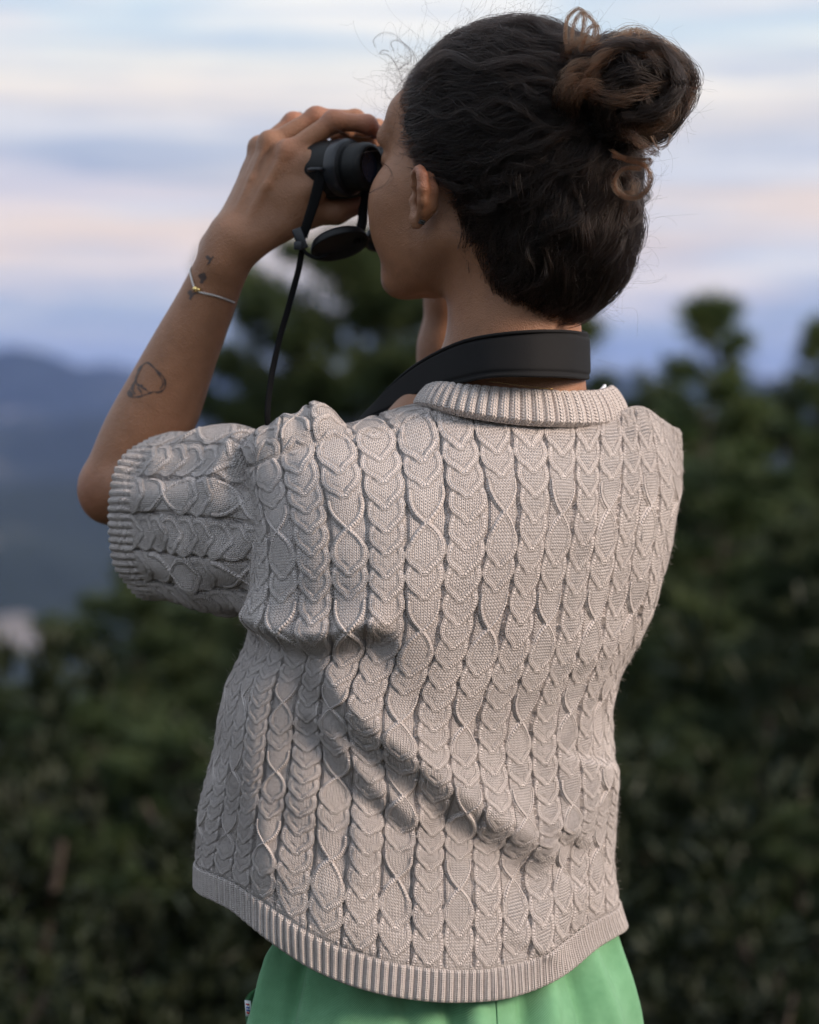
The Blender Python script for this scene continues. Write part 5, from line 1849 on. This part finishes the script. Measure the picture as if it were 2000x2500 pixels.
# a pale clearing on the valley floor
def build_clearing():
    d = np.geomspace(60, 6000, 4000)
    def hit(px, py):
        r = W(px, py, 0.0) - CAM
        p = CAM + r[None] / CAM_D * d[:, None]
        k = np.argmax(p[:, 2] < ground_z(p[:, 0], p[:, 1]))
        return p[k]
    c = hit(40, 1562)
    n, m = 28, 8
    a = np.linspace(0, 2 * np.pi, n, endpoint=False)
    rad = 1 + .28 * np.sin(a * 3 + 1) + .15 * np.sin(a * 5)
    q = np.linspace(0.02, 1, m)
    dist = np.linalg.norm(c - CAM)
    A, Q = np.meshgrid(a, q, indexing='ij')
    X = c[0] + np.cos(A) * Q * rad[:, None] * 78 * PXM * dist
    Y = c[1] + np.sin(A) * Q * rad[:, None] * 240 * PXM * dist
    P = np.stack([X, Y, ground_z(X, Y) + 1.2], -1)
    o = mesh_np('field', P.reshape(-1, 3), grid_faces(n, m, True), mat_plain('pale_dry_field', (0.15, 0.135, 0.13), 1.0, noise=.02, vary=.3), None, True)
    tag(o, kind='structure')
build_clearing()

# ---------------------------------------------------------------- trees
def mat_needles(name, a, bcol):
    m, t, b = new_mat(name)
    L = t.links.new
    oi = node(t, 'ShaderNodeObjectInfo')
    tc = node(t, 'ShaderNodeTexCoord')
    n1 = node(t, 'ShaderNodeTexNoise', i_Scale=2.2, i_Detail=4.0)
    L(tc.outputs['Object'], n1.inputs['Vector'])
    r = ramp(t, [(0.3, a), (0.7, bcol)], 'LINEAR')
    L(n1.outputs['Fac'], r.inputs[0])
    hs = node(t, 'ShaderNodeHueSaturation')
    mr = node(t, 'ShaderNodeMapRange')
    mr.inputs['To Min'].default_value = 0.75
    mr.inputs['To Max'].default_value = 1.25
    L(oi.outputs['Random'], mr.inputs['Value'])
    L(mr.outputs[0], hs.inputs['Value'])
    L(r.outputs[0], hs.inputs['Color'])
    L(hs.outputs[0], b.inputs['Base Color'])
    b.inputs['Roughness'].default_value = 0.6
    b.inputs['Specular IOR Level'].default_value = 0.3
    return m
M_NEED = mat_needles('pine_needles', (0.016, 0.033, 0.012), (0.050, 0.070, 0.022))
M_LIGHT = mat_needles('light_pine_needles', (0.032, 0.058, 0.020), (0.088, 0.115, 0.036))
M_BUSH = mat_needles('shrub_leaves', (0.009, 0.017, 0.007), (0.022, 0.029, 0.010))
M_BARK = mat_plain('pine_bark', (0.055, 0.040, 0.032), 0.95, noise=9, vary=.5, bump=(30, .02))

def needle_tufts(C, D, n, ln, wd, rng):
    """C (k,3) tuft centres, D (k,3) growth directions; n needles each -> triangles"""
    k = len(C)
    d = rng.normal(size=(k, n, 3)) * .62 + D[:, None]
    d /= np.linalg.norm(d, axis=-1, keepdims=True)
    L = ln * rng.uniform(.6, 1.15, (k, n, 1))
    base = C[:, None] + rng.normal(size=(k, n, 3)) * ln * .14
    s = np.cross(d, rng.normal(size=(k, n, 3))); s /= np.linalg.norm(s, axis=-1, keepdims=True) + 1e-9
    v = np.stack([base - s * wd, base + s * wd, base + d * L + s * wd * .6, base + d * L - s * wd * .6], 2)
    return v.reshape(-1, 3), np.arange(k * n * 4).reshape(-1, 4)

def make_pine(seed, h, spread, crown0, dens=1.0, round_=0.0):
    """returns (trunk mesh data, crown mesh data); base at origin"""
    rng = np.random.default_rng(seed)
    tp = np.linspace(0, 1, 16)
    path = np.stack([.02 * h * np.sin(tp * 4 + seed) * tp, .02 * h * np.cos(tp * 3.1 + seed) * tp, tp * h * .985], 1)
    rad = np.interp(tp, [0, .06, .6, 1], [.030 * h * .6, .022 * h * .6, .011 * h * .6, .003])
    parts = [tube_np(path, rad, 9)]
    C, D = [], []
    nb = int(46 * dens)
    for i in range(nb):
        f = crown0 + (1 - crown0) * (i + rng.uniform(-.4, .4)) / nb
        f = min(max(f, crown0 * .9), .985)
        g = (f - crown0) / (1 - crown0)
        prof = (1 - g)**(0.9 if round_ < .3 else .75) * (1 - round_) + round_ * math.sqrt(max(0, 1 - (2 * g - .75)**2 * .62))
        R = spread * (prof * rng.uniform(.55, 1.15) + .05)
        az = i * 2.399 + rng.uniform(-.5, .5)
        p0 = np.array([np.interp(f, tp, path[:, 0]), np.interp(f, tp, path[:, 1]), f * h])
        dirh = np.array([math.cos(az), math.sin(az), 0])
        q = np.linspace(0, 1, 7)[:, None]
        rise = rng.uniform(.05, .45)
        bp = p0 + dirh * R * q + np.array([0, 0, 1.0]) * R * (rise * q**1.6 - .05 * q) + rng.normal(size=(7, 3)) * .02 * R * q
        parts.append(tube_np(bp, np.linspace(.012, .004, 7) * h * .25 / 1.5, 5, False))
        nt = int(max(8, R * 58 * dens))
        u = rng.uniform(.22, 1, nt)**.8
        tc_ = np.stack([np.interp(u, q[:, 0], bp[:, k]) for k in range(3)], 1)
        sidew = np.array([-dirh[1], dirh[0], 0])
        tc_ += np.outer(rng.normal(size=nt) * .16 * R * (1.1 - u * .4), sidew) + np.outer(rng.normal(size=nt) * .05 * R + .02, [0, 0, 1.0])
        C.append(tc_); D.append(dirh[None] * .6 + np.array([0, 0, .55]) + rng.normal(size=(nt, 3)) * .3)
    top = np.array([path[-1]]) + rng.normal(size=(14, 3)) * .05 * spread
    C.append(top); D.append(np.tile([0, 0, 1.0], (14, 1)))
    return join_np(parts), needle_tufts(np.concatenate(C), np.concatenate(D), 24, .11, .0056, rng)

def make_shrub(seed, r, h):
    rng = np.random.default_rng(seed)
    parts, C, D = [], [], []
    for i in range(26):
        az = rng.uniform(0, 6.283); el = rng.uniform(.35, 1.5)
        L = rng.uniform(.65, 1.05)
        d = np.array([math.cos(az) * math.cos(el) * r, math.sin(az) * math.cos(el) * r, math.sin(el) * h]) * L
        q = np.linspace(0, 1, 6)[:, None]
        bp = d * q + rng.normal(size=(6, 3)) * .05 * r * q
        parts.append(tube_np(bp, np.linspace(.018, .005, 6), 5, False))
        u = rng.uniform(.3, 1, 60)
        tc_ = np.stack([np.interp(u, q[:, 0], bp[:, k]) for k in range(3)], 1) + np.clip(rng.normal(size=(60, 3)), -1.6, 1.6) * .10 * r
        C.append(tc_); D.append(np.tile(d / np.linalg.norm(d), (60, 1)))
    return join_np(parts), needle_tufts(np.concatenate(C), np.concatenate(D), 34, .055, .0055, rng)

TREES = {}
def tree_proto(kind, key, *args):
    if key not in TREES:
        (tv, tf), (cv, cf) = (make_pine if kind == 'pine' else make_shrub)(*args)
        a = mesh_np('trunk', tv, tf, M_BARK)
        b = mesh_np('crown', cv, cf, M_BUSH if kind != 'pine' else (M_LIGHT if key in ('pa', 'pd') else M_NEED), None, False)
        TREES[key] = (a.data, b.data)
        bpy.data.objects.remove(a); bpy.data.objects.remove(b)
    return TREES[key]

def plant(kind, key, args, h0, px, py, dist, label, cat, group, rz, wide=1.0, name=None):
    """stand a tree so that its top is seen at (px, py) from dist metres off; the foot goes to the ground"""
    top = W(px, py, dist - CAM_D)
    gz = float(ground_z(top[0], top[1]))
    h = top[2] - gz
    tr, crn = tree_proto(kind, key, *args)
    s = h / h0
    o = empty(name or ('pine_tree' if kind == 'pine' else 'shrub'), (top[0], top[1], gz - .03))
    o.rotation_euler = (0, 0, rz)
    o.scale = (s * wide, s * wide, s)
    tag(o, label, cat, group)
    for nm, me in (('trunk', tr), ('crown', crn)):
        c = bpy.data.objects.new(nm if kind == 'pine' else ('stems' if nm == 'trunk' else 'foliage'), me)
        COL.objects.link(c)
        c.parent = o
    return o

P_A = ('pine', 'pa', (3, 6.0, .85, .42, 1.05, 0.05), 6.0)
P_B = ('pine', 'pb', (8, 6.0, 1.20, .38, 1.15, .75), 6.0)
P_C = ('pine', 'pc', (15, 9.0, 1.75, .30, 1.6, .25), 9.0)
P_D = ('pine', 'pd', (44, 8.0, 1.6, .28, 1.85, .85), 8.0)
def pine(v, *a, **k):
    return plant(v[0], v[1], v[2], v[3], *a, **k)
GP = 'young pines on the slope'
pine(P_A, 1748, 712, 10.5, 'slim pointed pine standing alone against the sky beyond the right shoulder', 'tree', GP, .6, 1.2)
pine(P_B, 1915, 935, 12.5, 'broad round-topped pine beside the slim pointed pine', 'tree', GP, 2.1, 1.0)
pine(P_B, 1570, 935, 13.0, 'low bushy pine just above the right shoulder seam', 'tree', GP, 4.0, .8)
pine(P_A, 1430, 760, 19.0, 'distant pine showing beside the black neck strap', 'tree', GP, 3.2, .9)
pine(P_A, 2035, 770, 12.0, 'pine of which only branch tips show past the broad round-topped pine', 'tree', GP, 1.2, .8)
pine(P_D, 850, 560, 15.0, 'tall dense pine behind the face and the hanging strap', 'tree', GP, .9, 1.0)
pine(P_B, 1790, 1120, 8.5, 'dark bushy pine in front of the slim pointed pine', 'tree', GP, 5.2, 1.1)
pine(P_B, 330, 1430, 9.0, 'rounded pine below the raised sleeve', 'tree', GP, 1.7, 1.15)
pine(P_B, 560, 1420, 10.5, 'pine close behind the lower left side of the knit top', 'tree', GP, 3.4, 1.1)
pine(P_B, 130, 1650, 7.5, 'low pine in front of the hazy blue valley below the elbow', 'tree', GP, .3, 1.2)
pine(P_B, 1980, 1250, 7.0, 'dark pine in front of the broad round-topped pine', 'tree', GP, 2.6, 1.0)
for k_, (px, py, d, lab) in enumerate([
        (20, 1690, 8.2, 'dark round-crowned pine touching the hazy blue valley'), (240, 1690, 7.0, 'dark pine crown directly below the rounded pine under the sleeve'),
        (440, 1760, 6.6, 'dark pine crown beside the hem of the knit top'), (90, 1980, 5.8, 'low dark pine at the bottom of the slope under the elbow'),
        (330, 2080, 5.6, 'low dark pine behind the pocket of the trousers'),
        (1650, 1330, 9.5, 'dark pine close beside the lowered shoulder of the knit top'), (1880, 1560, 7.5, 'dark pine directly below the broad round-topped one'),
        (1690, 1780, 6.6, 'low dark pine beside the waist of the knit top'), (1960, 1950, 5.8, 'low dark pine among the shrubs under the broad round-topped pine')]):
    pine(P_B, px, py, d, lab, 'tree', GP, .9 * k_, 1.0 + .1 * (k_ % 3))
GS = 'dark shrubs on the slope'
SH = ('shrub', 'sa', (21, 1.0, 1.0), 1.0); SB = ('shrub', 'sb', (33, 1.2, 1.0), 1.0)
rs = np.random.default_rng(5)
for i, (px, py, d) in enumerate([(60, 1900, 6.2), (260, 1850, 6.8), (430, 1800, 7.2), (180, 2150, 5.2), (400, 2120, 5.6), (60, 2350, 4.7), (300, 2330, 4.9), (520, 2250, 5.2),
                                 (1640, 1750, 7.5), (1800, 1800, 6.9), (1940, 1850, 6.4), (1600, 2050, 6.0), (1760, 2100, 5.6), (1920, 2150, 5.3), (1660, 2330, 5.0), (1830, 2370, 4.8), (1980, 2330, 4.7)]):
    v = SH if i % 2 else SB
    top = W(px, py, d - CAM_D)
    plant(v[0], v[1], v[2], v[3], px, py, d, ('dark low shrub on the slope under the raised elbow' if px < 900 else 'dark low shrub on the slope under the slim pointed pine'), 'shrub', GS + (' below the elbow' if px < 900 else ' below the pines'), float(rs.uniform(0, 6)), float(rs.uniform(.8, 1.25)))

# ---------------------------------------------------------------- haze over the valley
def build_haze():
    R = 15000.0
    zlo, zhi = -330.0, 260.0
    v, f = box_np((0, 0, (zlo + zhi) / 2), (2 * R, 2 * R, zhi - zlo))
    m = bpy.data.materials.new('haze')
    m.use_nodes = True
    t = m.node_tree
    t.nodes.clear()
    pv = t.nodes.new('ShaderNodeVolumePrincipled')
    pv.inputs['Color'].default_value = (0.33, 0.48, 0.98, 1)
    pv.inputs['Density'].default_value = 0.000058
    pv.inputs['Anisotropy'].default_value = 0.2
    o = t.nodes.new('ShaderNodeOutputMaterial')
    t.links.new(pv.outputs[0], o.inputs['Volume'])
    tag(mesh_np('haze', v, f, m, None, False), kind='stuff')
build_haze()
